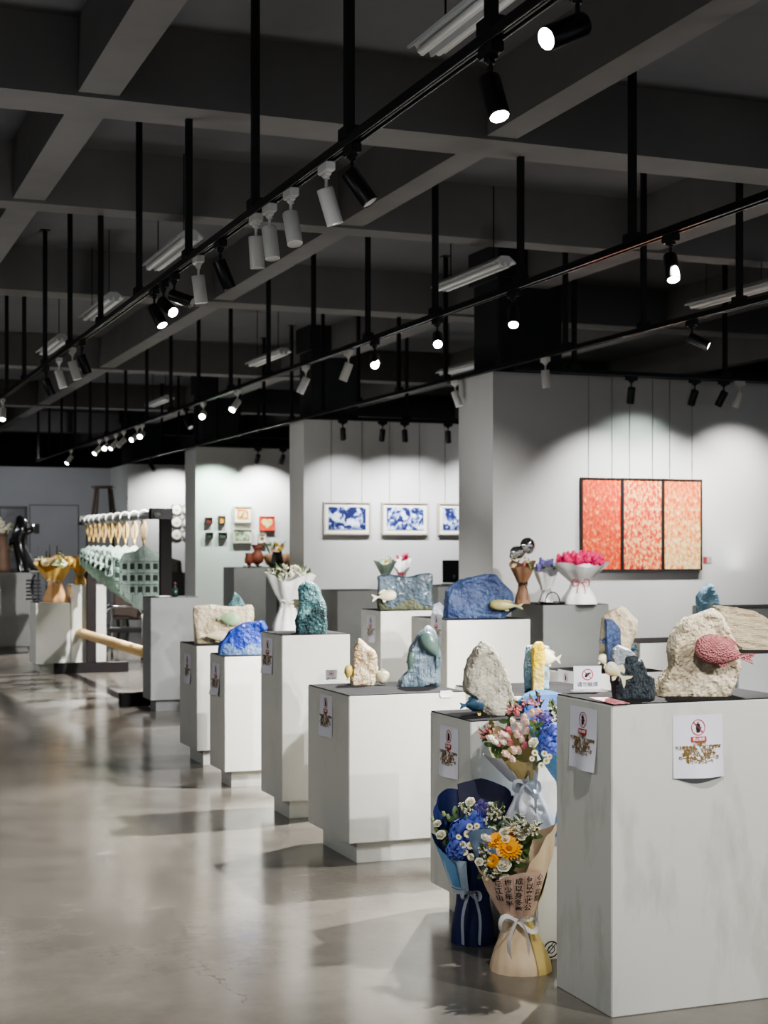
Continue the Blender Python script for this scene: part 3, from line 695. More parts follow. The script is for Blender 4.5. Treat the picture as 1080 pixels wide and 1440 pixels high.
# cream slab with shard
P = Pix(310, 905, .828, crop=CC); P.base = Vector((2.76, 10.42, .828)); P.d = depth(P.base); P.k = P.d/F; P.bx = CX+F*(P.base.x*C-P.base.y*S)/P.d; P.by = CY+.672*F/P.d
R = sculpture(P.base, 'wide cream slab with two fish and a teal shard behind')
add_rock(R, P.poly([(120, 462), (117, 265), (160, 262), (200, 255), (300, 270), (390, 255), (416, 260), (415, 340), (372, 390), (340, 462)]), .13, 24, M_cream, .012, .0085)
add_rock(R, P.poly([(285, 290), (290, 250), (320, 195), (345, 215), (372, 258), (376, 300)]), .08, 25, M_teal, .006, .007, (0, .08, 0), 'shard', flat=False)
x, z = P(255, 418); add_fish(R, (x, -.115, z+.012), P.len(200), P.len(56), .06, math.radians(-4), M_fcream, -1, tail=.15, tall=.5, dorsal=.05)
x, z = P(302, 322); add_fish(R, (x, -.095, z), P.len(112), P.len(66), .05, math.radians(-4), M_fgreen, -1, tail=.12, tall=.4, dorsal=.05, label='pale green fish')
# broad blue rock
P = Pix(668, 869, 1.021, crop=CA); P.base = Vector((4.27, 9.5, 1.021)); P.d = depth(P.base); P.k = P.d/F; P.bx = CX+F*(P.base.x*C-P.base.y*S)/P.d; P.by = CY+.479*F/P.d
R = sculpture(P.base, 'broad blue rock with an olive fish on its right')
add_rock(R, P.poly([(515, 322), (520, 240), (530, 180), (570, 150), (600, 130), (660, 115), (720, 100), (780, 105), (820, 150), (860, 190), (866, 240), (884, 262), (820, 318), (700, 328)]), .16, 27, M_blue, .012, .011)
x, z = P(830, 254); add_fish(R, (x, -.11, z), P.len(168), P.len(56), .06, math.radians(3), M_folive, 1, tail=.24, tall=.6, dorsal=.05, label='olive fish')
# small grey rock left of it
x, z = P(493, 282)
R = sculpture(P.base+Vector((C*(x-.005), -S*(x-.005), 0)), 'small grey stone left of the broad blue rock', name='small_stone')
add_rock(R, [(-.035, 0), (-.045, .05), (-.03, .085), (.01, .105), (.04, .08), (.036, 0)], .07, 28, M_slatel, .005, .006)
# grey-blue block
P = Pix(570, 857, 1.035, crop=CA); P.base = Vector((4.24, 10.66, 1.035)); P.d = depth(P.base); P.k = P.d/F; P.bx = CX+F*(P.base.x*C-P.base.y*S)/P.d; P.by = CY+.465*F/P.d
R = sculpture(P.base, 'wide grey-blue glazed block with a cream fish at lower left')
kz = P.len(34)
add_rock(R, P.poly([(188, 280), (185, 110), (240, 105), (330, 115), (400, 98), (460, 100), (460, 275), (300, 285)]), .16, 30, [M_block, M_moss], .013, .011, taper=.95, paint=lambda c, n: 1 if c.z < kz+.03*math.sin(c.x*23) else 0)
x, z = P(216, 208); add_fish(R, (x, -.13, z), P.len(122), P.len(54), .04, math.radians(8), M_fcream, -1, tail=.28, tall=.75, dorsal=.3, label='cream fish')
# yellow and pale blue slabs
P = Pix(756, 974, .8, crop=CA); R = sculpture(P.base, 'yellow slab and pale blue slab standing together with a cream fish')
kq = P(0, 560)[1]
add_rock(R, P.poly([(966, 712), (966, 560), (968, 470), (985, 442), (1010, 438), (1028, 460), (1024, 600), (1018, 712)]), .09, 32, [M_yel, M_yelc], .004, .006, taper=.95, paint=lambda c, n: 1 if c.z < kq+.02*math.sin(c.x*90) else 0, name='yellow_slab')
add_rock(R, P.poly([(936, 690), (935, 560), (945, 465), (1000, 462), (1060, 470), (1060, 690)]), .05, 33, M_pblue, .005, .006, (0, .09, 0), taper=.95, name='blue_slab')
x, z = P(1058, 524); add_fish(R, (x, -.0, z), P.len(108), P.len(84), .04, math.radians(6), M_fcream, 1, tail=.25, tall=.6, dorsal=.05)

# ---------------------------------------------------------------- flowers and bouquets
G = {}
M_leaf = mat('leaf_green', (58, 84, 44), (86, 112, 62), scale=30, rough=.55)
M_lgrn = mat('bud_green', (150, 170, 110), (176, 190, 140), scale=30, rough=.6)
M_stem = mat('stem_green', (74, 92, 52), rough=.6)
M_pw = mat('petal_white', (238, 236, 224), (226, 222, 200), scale=20, rough=.6)
M_pc = mat('petal_cream', (232, 218, 180), (240, 232, 208), scale=20, rough=.6)
M_pp = mat('petal_blush', (226, 190, 176), (236, 212, 200), scale=30, rough=.6)
M_pr = mat('petal_rose', (206, 110, 124), (224, 150, 156), scale=30, rough=.6)
M_ph = mat('petal_hydrangea', (70, 88, 176), (112, 128, 208), scale=26, rough=.6)
M_pv = mat('petal_violet', (92, 84, 150), (132, 122, 182), scale=26, rough=.6)
M_po = mat('petal_orange', (232, 158, 20), (246, 186, 40), scale=20, rough=.6)
M_pm = mat('petal_magenta', (206, 28, 92), (226, 60, 120), scale=30, rough=.6)
M_py = mat('daisy_centre', (190, 170, 50), (160, 150, 60), scale=60, rough=.7)
M_br = mat('sunflower_centre', (150, 84, 16), (190, 120, 20), scale=60, rough=.8)
def petal(bm, a, r0, r1, w, z0, z1, cup=0, mi=0, n=4):
    rows = []
    for i in range(n+1):
        t = i/n; r = r0+(r1-r0)*t; ww = w*math.sin(PI*(t*.82+.12))**.8; z = z0+(z1-z0)*t+cup*t*t
        rows.append([bm.verts.new((r*math.cos(a)-s*ww*math.sin(a), r*math.sin(a)+s*ww*math.cos(a), z+abs(s)*ww*.25)) for s in (-1, 0, 1)])
    for p, q in zip(rows, rows[1:]):
        for k in range(2): bm.faces.new((p[k], p[k+1], q[k+1], q[k])).material_index = mi
def fl_rose(m):
    bm = BM()
    for ring, (n, r0, r1, w, z0, z1, cup) in enumerate(((3, .02, .16, .3, .25, .62, .1), (4, .06, .32, .34, .12, .62, .05), (5, .1, .52, .4, .0, .58, -.02), (6, .15, .8, .46, -.1, .42, -.12))):
        for k in range(n): petal(bm, 2*PI*k/n+ring*.7, r0, r1, w, z0, z1, cup)
    ball(bm, (0, 0, .1), .3)
    return to_mesh('rose', bm, m, True, False)
def fl_daisy():
    bm = BM()
    for k in range(13): petal(bm, 2*PI*k/13, .28, 1, .2, .05, .1, -.05, n=3)
    ball(bm, (0, 0, .06), .36, (1, 1, .55), mi=1)
    return to_mesh('daisy', bm, [M_pw, M_py], True, False)
def fl_sun():
    bm = BM()
    for ring, (n, r1, z1, cup) in enumerate(((20, 1.0, .05, .05), (18, .88, .22, .12), (14, .66, .34, .12))):
        for k in range(n): petal(bm, 2*PI*k/n+ring*.17, .18, r1, .15, .04, z1, cup, n=4)
    ball(bm, (0, 0, .1), .24, (1, 1, .6), mi=1)
    return to_mesh('sunflower', bm, [M_po, M_br], True, False)
def fl_hyd(m, n=70, seed=1):
    bm = BM(); rnd = random.Random(seed); ball(bm, (0, 0, 0), .8, seg=12)
    for i in range(n):
        z = 1-2*(i+.5)/n
        if z < -.45: continue
        a = i*2.399; r = math.sqrt(1-z*z); d = Vector((r*math.cos(a), r*math.sin(a), z)); M = d.to_track_quat('Z', 'Y').to_matrix().to_4x4()
        st = len(bm.verts); tw = rnd.uniform(0, 1.5)
        for k in range(4): petal(bm, PI/2*k+tw, .02, .26, .13, .0, .04, .02, n=2)
        bm.verts.ensure_lookup_table()
        T = Matrix.Translation(d*rnd.uniform(.86, 1.02)) @ M
        for v in bm.verts[st:]: v.co = T @ v.co
    return to_mesh('hydrangea', bm, m, True, False)
def fl_bud(m):
    bm = BM()
    lathe(bm, [(.08, -.5), (.3, -.35), (.44, -.05), (.42, .3), (.28, .6), (.08, .78)], 10)
    for ring, (n, z0, z1) in enumerate(((5, -.4, .5), (5, -.2, .8))):
        for k in range(n): petal(bm, 2*PI*k/n+ring*.6, .3-.04*ring, .42-.12*ring, .3, z0, z1, .05, n=4)
    return to_mesh('bud', bm, m, True, False)
def fl_fill(m, seed=2, n=16):
    bm = BM(); rnd = random.Random(seed)
    for i in range(n):
        p = Vector((rnd.uniform(-.8, .8), rnd.uniform(-.8, .8), rnd.uniform(.2, 1)))
        tube(bm, [(0, 0, -.8), p*.6+Vector((0, 0, -.1)), p], .018, 4, 1)
        st = len(bm.verts)
        for k in range(5): petal(bm, 2*PI*k/5, .02, .17, .09, 0, .05, .02, n=2)
        ball(bm, (0, 0, .03), .06, seg=6, mi=2); bm.verts.ensure_lookup_table()
        M = Matrix.Translation(p) @ Vector((p.x, p.y, 1)).to_track_quat('Z', 'Y').to_matrix().to_4x4()
        for v in bm.verts[st:]: v.co = M @ v.co
    return to_mesh('filler_sprig', bm, [m, M_stem, M_py], True, False)
def fl_leaf(m):
    bm = BM()
    for k in range(3):
        petal(bm, 2*PI*k/3+.3, .02, 1, .26, 0, .35, -.1, n=5)
    return to_mesh('leaf_sprig', bm, m, True, False)
FL = dict(rose=('rose', fl_rose(M_pw)), crose=('rose', fl_rose(M_pc)), daisy=('daisy', fl_daisy()), sun=('sunflower', fl_sun()), hyd=('hydrangea', fl_hyd(M_ph)), vio=('violet_cluster', fl_hyd(M_pv, 50, 4)),
          bud=('blush_bud', fl_bud(M_pp)), rbud=('rose_bud', fl_bud(M_pr)), gbud=('green_bud', fl_bud(M_lgrn)), wbud=('white_bud', fl_bud(M_pw)), fill=('filler_sprig', fl_fill(M_pw)), pfill=('filler_sprig', fl_fill(M_pr, 5)),
          leaf=('leaf_sprig', fl_leaf(M_leaf)), mag=('magenta_cluster', fl_hyd(M_pm, 60, 6)), yrose=('yellow_rose', fl_rose(mat('petal_yellow', (236, 206, 96), (244, 226, 150), scale=20, rough=.6))))
def flower(root, kind, p, size, dirv=(0, -.8, .6), spin=0):
    nm, me = FL[kind]
    o = new(nm, me, root, p); o.scale = (size,)*3
    q = Vector(dirv).normalized().to_track_quat('Z', 'Y'); o.rotation_euler = (q.to_matrix() @ Matrix.Rotation(spin, 3, 'Z')).to_euler()
    return o
def smooth01(t): t = max(0, min(1, t)); return t*t*(3-2*t)
def sheet(root, name, m, prof, a0, a1, top, h0=0.0, na=40, nh=16, pleat=.05, pk=7, ph=0, scale=1.0, label=None, yaw=0, squash=1.0, tilt=None):
    """wrapping paper: prof(h) radius at height h (m); covers angles a0..a1 (0 = right, -90 = toward the viewer); top(a) = rim height"""
    bb = BM(); g = []
    for i in range(na+1):
        a = a0+(a1-a0)*i/na; tp = top(a); row = []
        for j in range(nh+1):
            h = h0+(tp-h0)*j/nh; r = prof(h)*scale*(1+pleat*math.sin(pk*a+ph)*(.4+.6*j/nh)+.012*math.sin(3*pk*a+9*h/max(tp, .01)))
            x, y = r*math.cos(a), r*math.sin(a)*squash
            nz = noise.noise(Vector((x*11+ph*3, y*11, h*9+pk)))*.055*r*min(1, j/4+.3)+noise.noise(Vector((x*34, y*34+pk, h*26)))*.02*r
            x += nz*math.cos(a); y += nz*math.sin(a)
            if tilt: x += tilt(h)
            row.append(bb.verts.new((x, y, h)))
        g.append(row)
    for i in range(na):
        for j in range(nh): bb.faces.new((g[i][j], g[i+1][j], g[i+1][j+1], g[i][j+1]))
    o = obj(name, bb, m, root, True, fix=False)
    if label: o['label'] = label
    return o
def prof3(rb, rw, rt, hw, ht, p=1.0):
    def f(h):
        if h < hw: return rb+(rw-rb)*smooth01(h/hw)
        return rw+(rt-rw)*(min(1.25, (h-hw)/(ht-hw)))**p
    return f
def bow(root, z, r, m, fa=-PI/2, ls=.06, tails=.13, w=.012, tilt=0):
    """ribbon round the waist with a two-loop bow and two tails"""
    def ribbon(pts, ww=w):
        bb = BM(); prev = None
        for i, p in enumerate(pts):
            p = Vector(p); t = (Vector(pts[min(i+1, len(pts)-1)])-Vector(pts[max(i-1, 0)])).normalized()
            s = t.cross(Vector((0, -1, 0))); s = (s.normalized()*.5+Vector((0, .9, 0)))*ww if s.length > .05 else Vector((0, 0, ww))
            cur = (bb.verts.new(p-s), bb.verts.new(p+s))
            if prev: bb.faces.new((prev[0], prev[1], cur[1], cur[0]))
            prev = cur
        return bb
    bb = BM(); n = 28; lo = []
    for k in range(n):
        a = 2*PI*k/n; lo.append([bb.verts.new((tilt+(r+.003)*math.cos(a), (r+.003)*math.sin(a), z+q)) for q in (-w*.6, w*.6)])
    for k in range(n): bb.faces.new((lo[k][0], lo[(k+1) % n][0], lo[(k+1) % n][1], lo[k][1]))
    rb = obj('ribbon', bb, m, root, True, fix=False)
    c = Vector((tilt, -r-.008, z))
    for s in (-1, 1):
        lp = [c+Vector((s*ls*math.sin(t)*1.0, -.02*math.sin(t), ls*.42*math.sin(2*t)-ls*.15*math.sin(t))) for t in [PI*k/12 for k in range(13)]]
        obj('bow_loop', ribbon(lp), m, rb, True, fix=False)
        tl = [c+Vector((s*(.01+.028*t+.01*math.sin(4*t)), -.012-.012*math.sin(3*t), -tails*t)) for t in [k/10 for k in range(11)]]
        obj('ribbon_tail', ribbon(tl, w*.75), m, rb, True, fix=False)
    return rb
def paper(name, c1, c2, rough=.6, scale=6, **kw): return mat(name, c1, c2, scale=scale, rough=rough, **kw)
M_navy = paper('navy_paper', (28, 38, 84), (36, 48, 98)); M_navyd = paper('dark_navy_paper', (34, 36, 62), (42, 44, 74))
M_lbl = paper('light_blue_paper', (96, 152, 200), (118, 172, 214)); M_lbl2 = paper('pale_blue_tissue', (168, 190, 208), (186, 204, 220))
M_kraft = paper('kraft_paper', (206, 182, 150), (216, 194, 164)); M_kraftb = paper('straw_paper', (180, 158, 96), (194, 172, 112))
M_slateblue = paper('slate_blue_paper', (84, 104, 126), (92, 112, 134))
M_tissue = paper('grey_tissue', (176, 178, 184), (194, 196, 202)); M_wtis = paper('white_tissue', (222, 222, 220), (236, 236, 234))
M_olive = paper('olive_paper', (146, 130, 88), (164, 148, 104)); M_rib = mat('grey_ribbon', (170, 178, 190), (184, 190, 200), scale=10, rough=.4)
M_ribw = mat('white_ribbon', (218, 216, 212), rough=.4); M_ribred = mat('red_ribbon', (196, 24, 66), rough=.4)
M_brn = paper('brown_paper', (124, 92, 70), (140, 106, 82)); M_or = paper('orange_paper', (214, 162, 108), (226, 178, 126)); M_straw = paper('yellow_kraft', (206, 170, 94), (218, 184, 112))
BQ = 'wrapped flower bouquets'

# --- kraft bouquet with brush writing
P = Pix(731, 1362, 0); R = thing('flower_bouquet', 'kraft paper bouquet with brush lettering and an orange sunflower', 'bouquet', P.base, -TH, BQ)
kk = P.k; px_ = lambda x, y: ((x-P.bx)*kk, (P.by-y)*kk)
pf = prof3(.108, .052, .160, .185, .47, .8)
lean = lambda h: -.035*smooth01(h/.5) + .012*smooth01(1-h/.19)*0
KR = [(-PI, .46), (-2.2, .42), (-1.7, .37), (-1.2, .37), (-.5, .318), (0, .315), (.15, .33), (.48, .42), (.85, .495), (1.4, .53), (2.4, .475), (PI, .46)]
def rim_k(a):
    d = (a+PI/2+PI) % (2*PI)-PI
    for (d0, v0), (d1, v1) in zip(KR, KR[1:]):
        if d0 <= d <= d1: return v0+(v1-v0)*smooth01((d-d0)/(d1-d0))
    return .46
sheet(R, 'wrapping_paper', M_kraft, pf, 0, 2*PI, rim_k, .0, 64, 20, .035, 5, .8, tilt=lean)
sheet(R, 'back_paper', M_slateblue, lambda h: pf(h)*.93, PI*.62, PI*1.05, lambda a: .475, .2, 14, 8, .02, 3, tilt=lean, label='slate blue inner paper')
sheet(R, 'side_paper', M_kraftb, lambda h: pf(h)*1.06, -1.05, .75, lambda a: .20+.20*smooth01((a+1.0)/1.6), .0, 18, 14, .02, 5, tilt=lean, label='straw coloured outer paper')
fr = sheet(R, 'lettered_paper', mat('lettered_kraft', (208, 176, 158), (216, 188, 170), scale=6, rough=.6), lambda h: pf(h)*1.085, -2.62, -.55, lambda a: .318+.055*math.sin((a+2.62)/2.07*PI/1.2-.3), .20, 26, 12, .02, 5, .8, tilt=lean, label='pinkish sheet with black brush writing')
bb = BM()
cols = ['心中此都', '何以来收公', '成以身多萃', '梅少年半', '玩江山']
def conek(a, h, off=.004):
    r = pf(h)*1.085*(1+.02*math.sin(5*a+.8))+off+.0045
    return Vector((r*math.cos(a)+lean(h), r*math.sin(a), h))
for ci, s in enumerate(cols):
    a_c = -.90-ci*.29
    for k, ch in enumerate(s):
        hh = (.350-.006*ci-k*.027)
        if hh < .21: continue
        rr = pf(hh)*1.05
        add_text(bb, ch, .0255, lambda x, y: conek(a_c+x/rr-.012*k*(ci-1), hh+y), bold=.0004)
for a_c in (-.755, -1.045, -1.335, -1.625, -1.915, -2.205):
    for k in range(5):
        h0_, h1_ = .355-k*.03, .355-(k+1)*.03
        quad(bb, [conek(a_c-.004, h0_, .002), conek(a_c+.004, h0_, .002), conek(a_c+.004, h1_, .002), conek(a_c-.004, h1_, .002)]).material_index = 1
obj('brush_lettering', bb, [M_ink, mat('ruled_red', (150, 92, 76), rough=.7)], fr, fix=False)
bow(R, .185, .056, M_ribw, tilt=lean(.185), ls=.066, tails=.14, w=.012)
def put(kind, x, y, s, dy=-.03, dv=(0, -.75, .65), sp=0): 
    a, c = px_(x, y); return flower(R, kind, (a, dy, c), s, dv, sp)
put('sun', 713, 1188, .047, -.075, (.1, -.7, .7)); put('sun', 697, 1180, .036, -.04, (-.3, -.6, .7)); put('sun', 720, 1170, .03, -.03, (.3, -.4, .8)); put('sun', 692, 1205, .026, -.075, (-.5, -.7, .4))
for x, y, s in ((706, 1211, .03), (708, 1230, .022), (731, 1173, .02), (741, 1165, .018), (707, 1168, .02), (672, 1206, .018)): put('rose', x, y, s*1.15, -.085 if y > 1190 else -.05, (random.uniform(-.3, .3), -.8, .6))
put('crose', 709, 1176, .02, -.065); put('wbud', 684, 1176, .03, -.05, (-.6, -.4, .5)); put('crose', 698, 1218, .022, -.08)
for x, y in ((720, 1160), (733, 1156), (728, 1166), (745, 1168), (684, 1210), (690, 1222), (681, 1196), (722, 1206), (697, 1232), (688, 1230), (750, 1160)):
    put('fill', x, y, .03, -.055, (random.uniform(-.4, .4), -.6, .7), random.uniform(0, 3))
for x, y in ((724, 1215), (718, 1225), (690, 1214), (740, 1185), (726, 1200), (745, 1175), (700, 1236), (714, 1236), (684, 1222), (735, 1195)): put('leaf', x, y, .045, -.02, (random.uniform(-.5, .5), -.8, .5), random.uniform(0, 3))

# --- navy bouquet
P = Pix(665, 1324, 0); R = thing('flower_bouquet', 'navy paper bouquet with blue hydrangea left of the kraft bouquet', 'bouquet', P.base, -TH, BQ)
kk = P.k
pf = prof3(.082, .062, .150, .195, .50, .75)
def rim_n(a):
    q = math.cos(a+PI/2); return .53-.19*smooth01((q+.25)/1.0)+.03*math.cos(3*a)
sheet(R, 'wrapping_paper', M_navy, pf, 0, 2*PI, rim_n, 0, 56, 18, .03, 4, .3)
sheet(R, 'back_paper', M_navyd, lambda h: pf(h)*.95, .15, 1.9, lambda a: .60-.04*abs(a-1.3), .2, 18, 10, .02, 3, label='dark navy back paper')
sheet(R, 'side_paper', M_lbl, lambda h: pf(h)*(1.12+.9*max(0, h-.28)), PI*.82, PI*1.3, lambda a: .405-.07*abs(a-PI*.9), .22, 12, 10, .03, 3, label='light blue side flap')
sheet(R, 'side_tissue', M_lbl2, lambda h: pf(h)*1.09, PI*1.0, PI*1.42, lambda a: .33, .21, 12, 10, .05, 6, label='pale tissue')
bow(R, .2, .066, M_rib, ls=.034, tails=.19, w=.013, tilt=-.012)
def put(kind, x, y, s, dy=-.03, dv=(0, -.75, .65), sp=0): 
    a, c = px_(x, y); return flower(R, kind, (a, dy, c), s, dv, sp)
P_ = P; px_ = lambda x, y: ((x-P_.bx)*P_.k, (P_.by-y)*P_.k)
put('hyd', 652, 1170, .06, -.045); put('hyd', 668, 1156, .05, -.0); put('hyd', 641, 1188, .042, -.085)
for x, y, s in ((662, 1129, .026), (620, 1171, .026), (615, 1155, .02), (690, 1135, .024)): put('rose', x, y, s, -.06 if y > 1140 else .0, (-.3, -.7, .6))
for x, y in ((624, 1143), (630, 1147), (613, 1165), (608, 1150)): put('gbud', x, y, .016, -.04, (-.3, -.2, .9))
for x, y, s in ((655, 1165, .016), (667, 1163, .018), (649, 1180, .015), (659, 1181, .016), (651, 1190, .015), (660, 1197, .016), (643, 1169, .012), (658, 1155, .014), (668, 1154, .013)): put('daisy', x, y, s, -.112, (random.uniform(-.2, .3), -.9, .4))
for x, y in ((676, 1127), (683, 1132), (676, 1136), (670, 1134), (681, 1141), (672, 1141)): put('vio', x, y, .013, -.02)
for x, y in ((692, 1147), (700, 1148), (688, 1151), (697, 1141), (655, 1140)): put('fill', x, y, .032, -.03, (.2, -.6, .8), x)
for x, y in ((630, 1180), (672, 1185), (640, 1150), (690, 1160), (660, 1140), (700, 1165), (680, 1175), (668, 1200), (650, 1205)): put('leaf', x, y, .045, -.0, (random.uniform(-.4, .4), -.7, .6), x)

# --- pink bouquet on the low box
P3_ = Pix(747, 1174, .41); P3_.base = Vector((2.60, 5.22, .41)); P3_.d = depth(P3_.base); P3_.k = P3_.d/F; P3_.bx = CX+F*(P3_.base.x*C-P3_.base.y*S)/P3_.d; P3_.by = CY+1.09*F/P3_.d
R = thing('flower_bouquet', 'blush pink bouquet in olive and grey paper above the kraft bouquet', 'bouquet', P3_.base, -TH, BQ)
px_ = lambda x, y: ((x-P3_.bx)*P3_.k, (P3_.by-y)*P3_.k)
pf = prof3(.105, .04, .125, .19, .40, .8); ln3 = lambda h: -.13*smooth01((h-.12)/.38)
sheet(R, 'skirt_paper', M_tissue, pf, 0, 2*PI, lambda a: .235+.02*math.sin(5*a), 0, 48, 14, .10, 8, .3, tilt=ln3)
sheet(R, 'wrapping_paper', M_olive, lambda h: pf(h)*1.0, 0, 2*PI, lambda a: .345-.05*math.cos(a+PI/2)+.02*math.cos(3*a)-.075*max(0, -math.cos(a)), .19, 44, 12, .04, 5, tilt=ln3)
sheet(R, 'side_paper', M_tissue, lambda h: pf(h)*1.22, PI*.9, PI*1.36, lambda a: .30, .2, 14, 8, .05, 5, tilt=ln3, label='grey tissue flap')
bow(R, .195, .045, M_rib, ls=.05, tails=.12, w=.011, tilt=ln3(.195))
def put(kind, x, y, s, dy=-.03, dv=(0, -.75, .65), sp=0): 
    a, c = px_(x, y); return flower(R, kind, (a, dy, c), s, dv, sp)
for i, (x, y) in enumerate(((720, 1014), (734, 1008), (745, 1002), (752, 1000), (706, 1030), (695, 1040), (712, 1034), (724, 1030), (738, 1025), (732, 1038), (707, 1041), (721, 1053), (711, 1058), (728, 1054), (719, 1065), (690, 1036), (701, 1036), (727, 1020), (738, 1014), (745, 1034))):
    put('bud' if i % 5 else 'wbud', x, y, .027, -.05-.03*((i*37) % 10)/10, ((x-735)/60+random.uniform(-.2, .2), -.35, .5), i)
for x, y in ((716, 1042), (728, 1032), (736, 1047), (715, 1026), (748, 1016), (700, 1044), (756, 1004), (726, 1002)): put('rbud', x, y, .026, -.04, ((x-735)/50, -.4, .6))
for x, y in ((685, 1034), (690, 1028), (722, 1000), (755, 990), (735, 996)): put('pfill', x, y, .035, -.02, (-.5, -.3, .8), x)
for x, y in ((700, 1052), (694, 1048), (706, 1056), (730, 1060), (715, 1015), (740, 1042), (704, 1046)): put('leaf', x, y, .04, -.01, (-.6, -.6, .4), x)
# --- light blue bouquet beside it
R = thing('flower_bouquet', 'light blue bouquet half hidden behind the foreground pedestal', 'bouquet', (2.75, 5.1, .41), -TH, BQ)
P4_ = Pix(800, 1200, .41); P4_.base = Vector((2.75, 5.1, .41)); P4_.d = depth(P4_.base); P4_.k = P4_.d/F; P4_.bx = CX+F*(P4_.base.x*C-P4_.base.y*S)/P4_.d; P4_.by = CY+1.09*F/P4_.d
px_ = lambda x, y: ((x-P4_.bx)*P4_.k, (P4_.by-y)*P4_.k)
pf = prof3(.09, .05, .155, .2, .44, .8); ln4 = lambda h: -.05*smooth01(h/.4)
sheet(R, 'wrapping_paper', M_lbl, pf, 0, 2*PI, lambda a: .44-.10*math.cos(a+PI/2)+.03*math.cos(2*a+1), 0, 48, 16, .035, 5, tilt=ln4)
sheet(R, 'back_paper', mat('mid_blue_paper', (74, 112, 178), (86, 124, 190), scale=6, rough=.6), lambda h: pf(h)*.9, PI*.45, PI*.92, lambda a: .52, .2, 12, 8, .02, 3, tilt=ln4, label='mid blue back paper')
sheet(R, 'front_tissue', M_lbl2, lambda h: pf(h)*1.04, -1.35, -.5, lambda a: .33-.03*math.sin(3*a), .2, 14, 10, .05, 5, tilt=ln4, label='pale front tissue')
bow(R, .2, .055, M_lbl, ls=.05, tails=.15, tilt=ln4(.2))
def put(kind, x, y, s, dy=-.03, dv=(0, -.75, .65), sp=0): 
    a, c = px_(x, y); return flower(R, kind, (a, dy, c), s, dv, sp)
put('hyd', 776, 1032, .05, -.05); put('hyd', 768, 1046, .038, -.08); put('vio', 768, 1013, .035, .0); put('vio', 790, 1030, .05, -.03)
put('rose', 748, 1041, .026, -.09, (-.4, -.7, .5)); put('gbud', 747, 1046, .014, -.1); put('gbud', 752, 1015, .012, -.03)
for x, y, s in ((748, 1053, .013), (761, 1054, .013), (764, 1064, .014), (757, 1070, .013), (744, 1061, .011), (768, 1058, .012)): put('daisy', x, y, s, -.115, (random.uniform(-.3, .2), -.9, .4))
for x, y in ((780, 1002, ), (786, 1012), (779, 1015)): put('fill', x, y, .036, .0, (.1, -.5, .8), x)
for x, y in ((758, 1030), (752, 1022), (764, 1068), (770, 1025)): put('leaf', x, y, .04, -.02, (-.4, -.7, .5), x)

def far_bouquet(base, label, Hh, rt, paper_m, skirt_m, flowers, ribm, rb=None, dip=.2, seed=0, group=BQ, hw=.4, lean_=0, size=None, extra=None):
    R = thing('flower_bouquet', label, 'bouquet', base, -TH, group); rnd = random.Random(seed)
    pf = prof3(rb or rt*.55, rt*.28, rt, Hh*hw, Hh*.85, .8); ln = lambda h: lean_*smooth01(h/Hh)
    sheet(R, 'skirt_paper', skirt_m, pf, 0, 2*PI, lambda a: Hh*(hw+.05), 0, 40, 8, .13, 7, tilt=ln)
    sheet(R, 'wrapping_paper', paper_m, pf, 0, 2*PI, lambda a: Hh*(.85-dip*.5-dip*.5*math.cos(a+PI/2)+.05*math.cos(3*a+seed)), Hh*hw*.95, 56, 10, .11, 7, seed, tilt=ln)
    bow(R, Hh*hw, rt*.3, ribm, ls=rt*.3, tails=Hh*.32, w=.006, tilt=ln(Hh*hw))
    for i, k in enumerate(flowers):
        a = i*2.4; rr = rt*.72*math.sqrt((i+.5)/len(flowers))
        p = Vector((rr*math.cos(a)+ln(Hh*.85), rr*math.sin(a)*.7, Hh*(.84-.10*(rr/rt)**2-.10*(math.sin(a) < 0)*(rr/rt))))
        flower(R, k, p, (size or rt*.3)*rnd.uniform(.8, 1.15), (math.cos(a)*.5, math.sin(a)*.5-.4, .8), a)
    return R
q = atd(408, 888, 11.85); far_bouquet((q.x, 11.42, .85), 'white tissue bouquet behind the teal rock', .55, .20, M_wtis, M_wtis, ['rose', 'fill', 'wbud', 'fill', 'leaf', 'fill', 'wbud', 'fill', 'leaf', 'fill'], M_ribw, dip=.1, seed=2, size=.06, lean_=.04)
far_bouquet((2.90, 18.62, .841), 'orange paper bouquet on the white pedestal at left', .62, .26, M_straw, M_or, ['yrose', 'sun', 'crose', 'fill', 'yrose', 'daisy', 'leaf', 'crose', 'yrose', 'fill', 'leaf', 'daisy'], M_ribw, dip=.22, seed=3)
far_bouquet((3.24, 18.82, 1.05), 'yellow kraft bouquet behind the orange one', .40, .15, M_straw, M_straw, ['fill', 'crose', 'daisy', 'leaf', 'fill', 'crose'], M_ribw, dip=.1, seed=4, hw=.3)
q = atd(735, 850, 12.75); Rb = far_bouquet((q.x, q.y, 1.03), 'brown paper bouquet with a silver balloon beside the triptych', .42, .115, M_brn, M_brn, ['crose', 'leaf', 'rbud', 'fill', 'crose', 'leaf'], mat('dark_ribbon', (40, 34, 32), rough=.5), dip=.15, seed=5)
M_silver = mat('silver_foil', (225, 228, 228), rough=.08, metal=1)
bb = BM(); ball(bb, (-.045, -.03, .43), .055, (1.2, .8, 1), 14); ball(bb, (.04, -.02, .485), .065, (1, .8, 1.1), 14); ball(bb, (-.08, -.02, .40), .035, (1, .9, 1), 12)
o = obj('balloon', bb, M_silver, Rb, True); o['label'] = 'shiny silver foil balloon'
q = atd(768, 850, 12.75); far_bouquet((q.x, q.y, 1.03), 'white paper bouquet with purple flowers between two larger bouquets', .40, .115, M_wtis, M_wtis, ['vio', 'vio', 'leaf', 'vio', 'vio', 'leaf', 'vio'], M_ribw, dip=.25, seed=6, hw=.28)
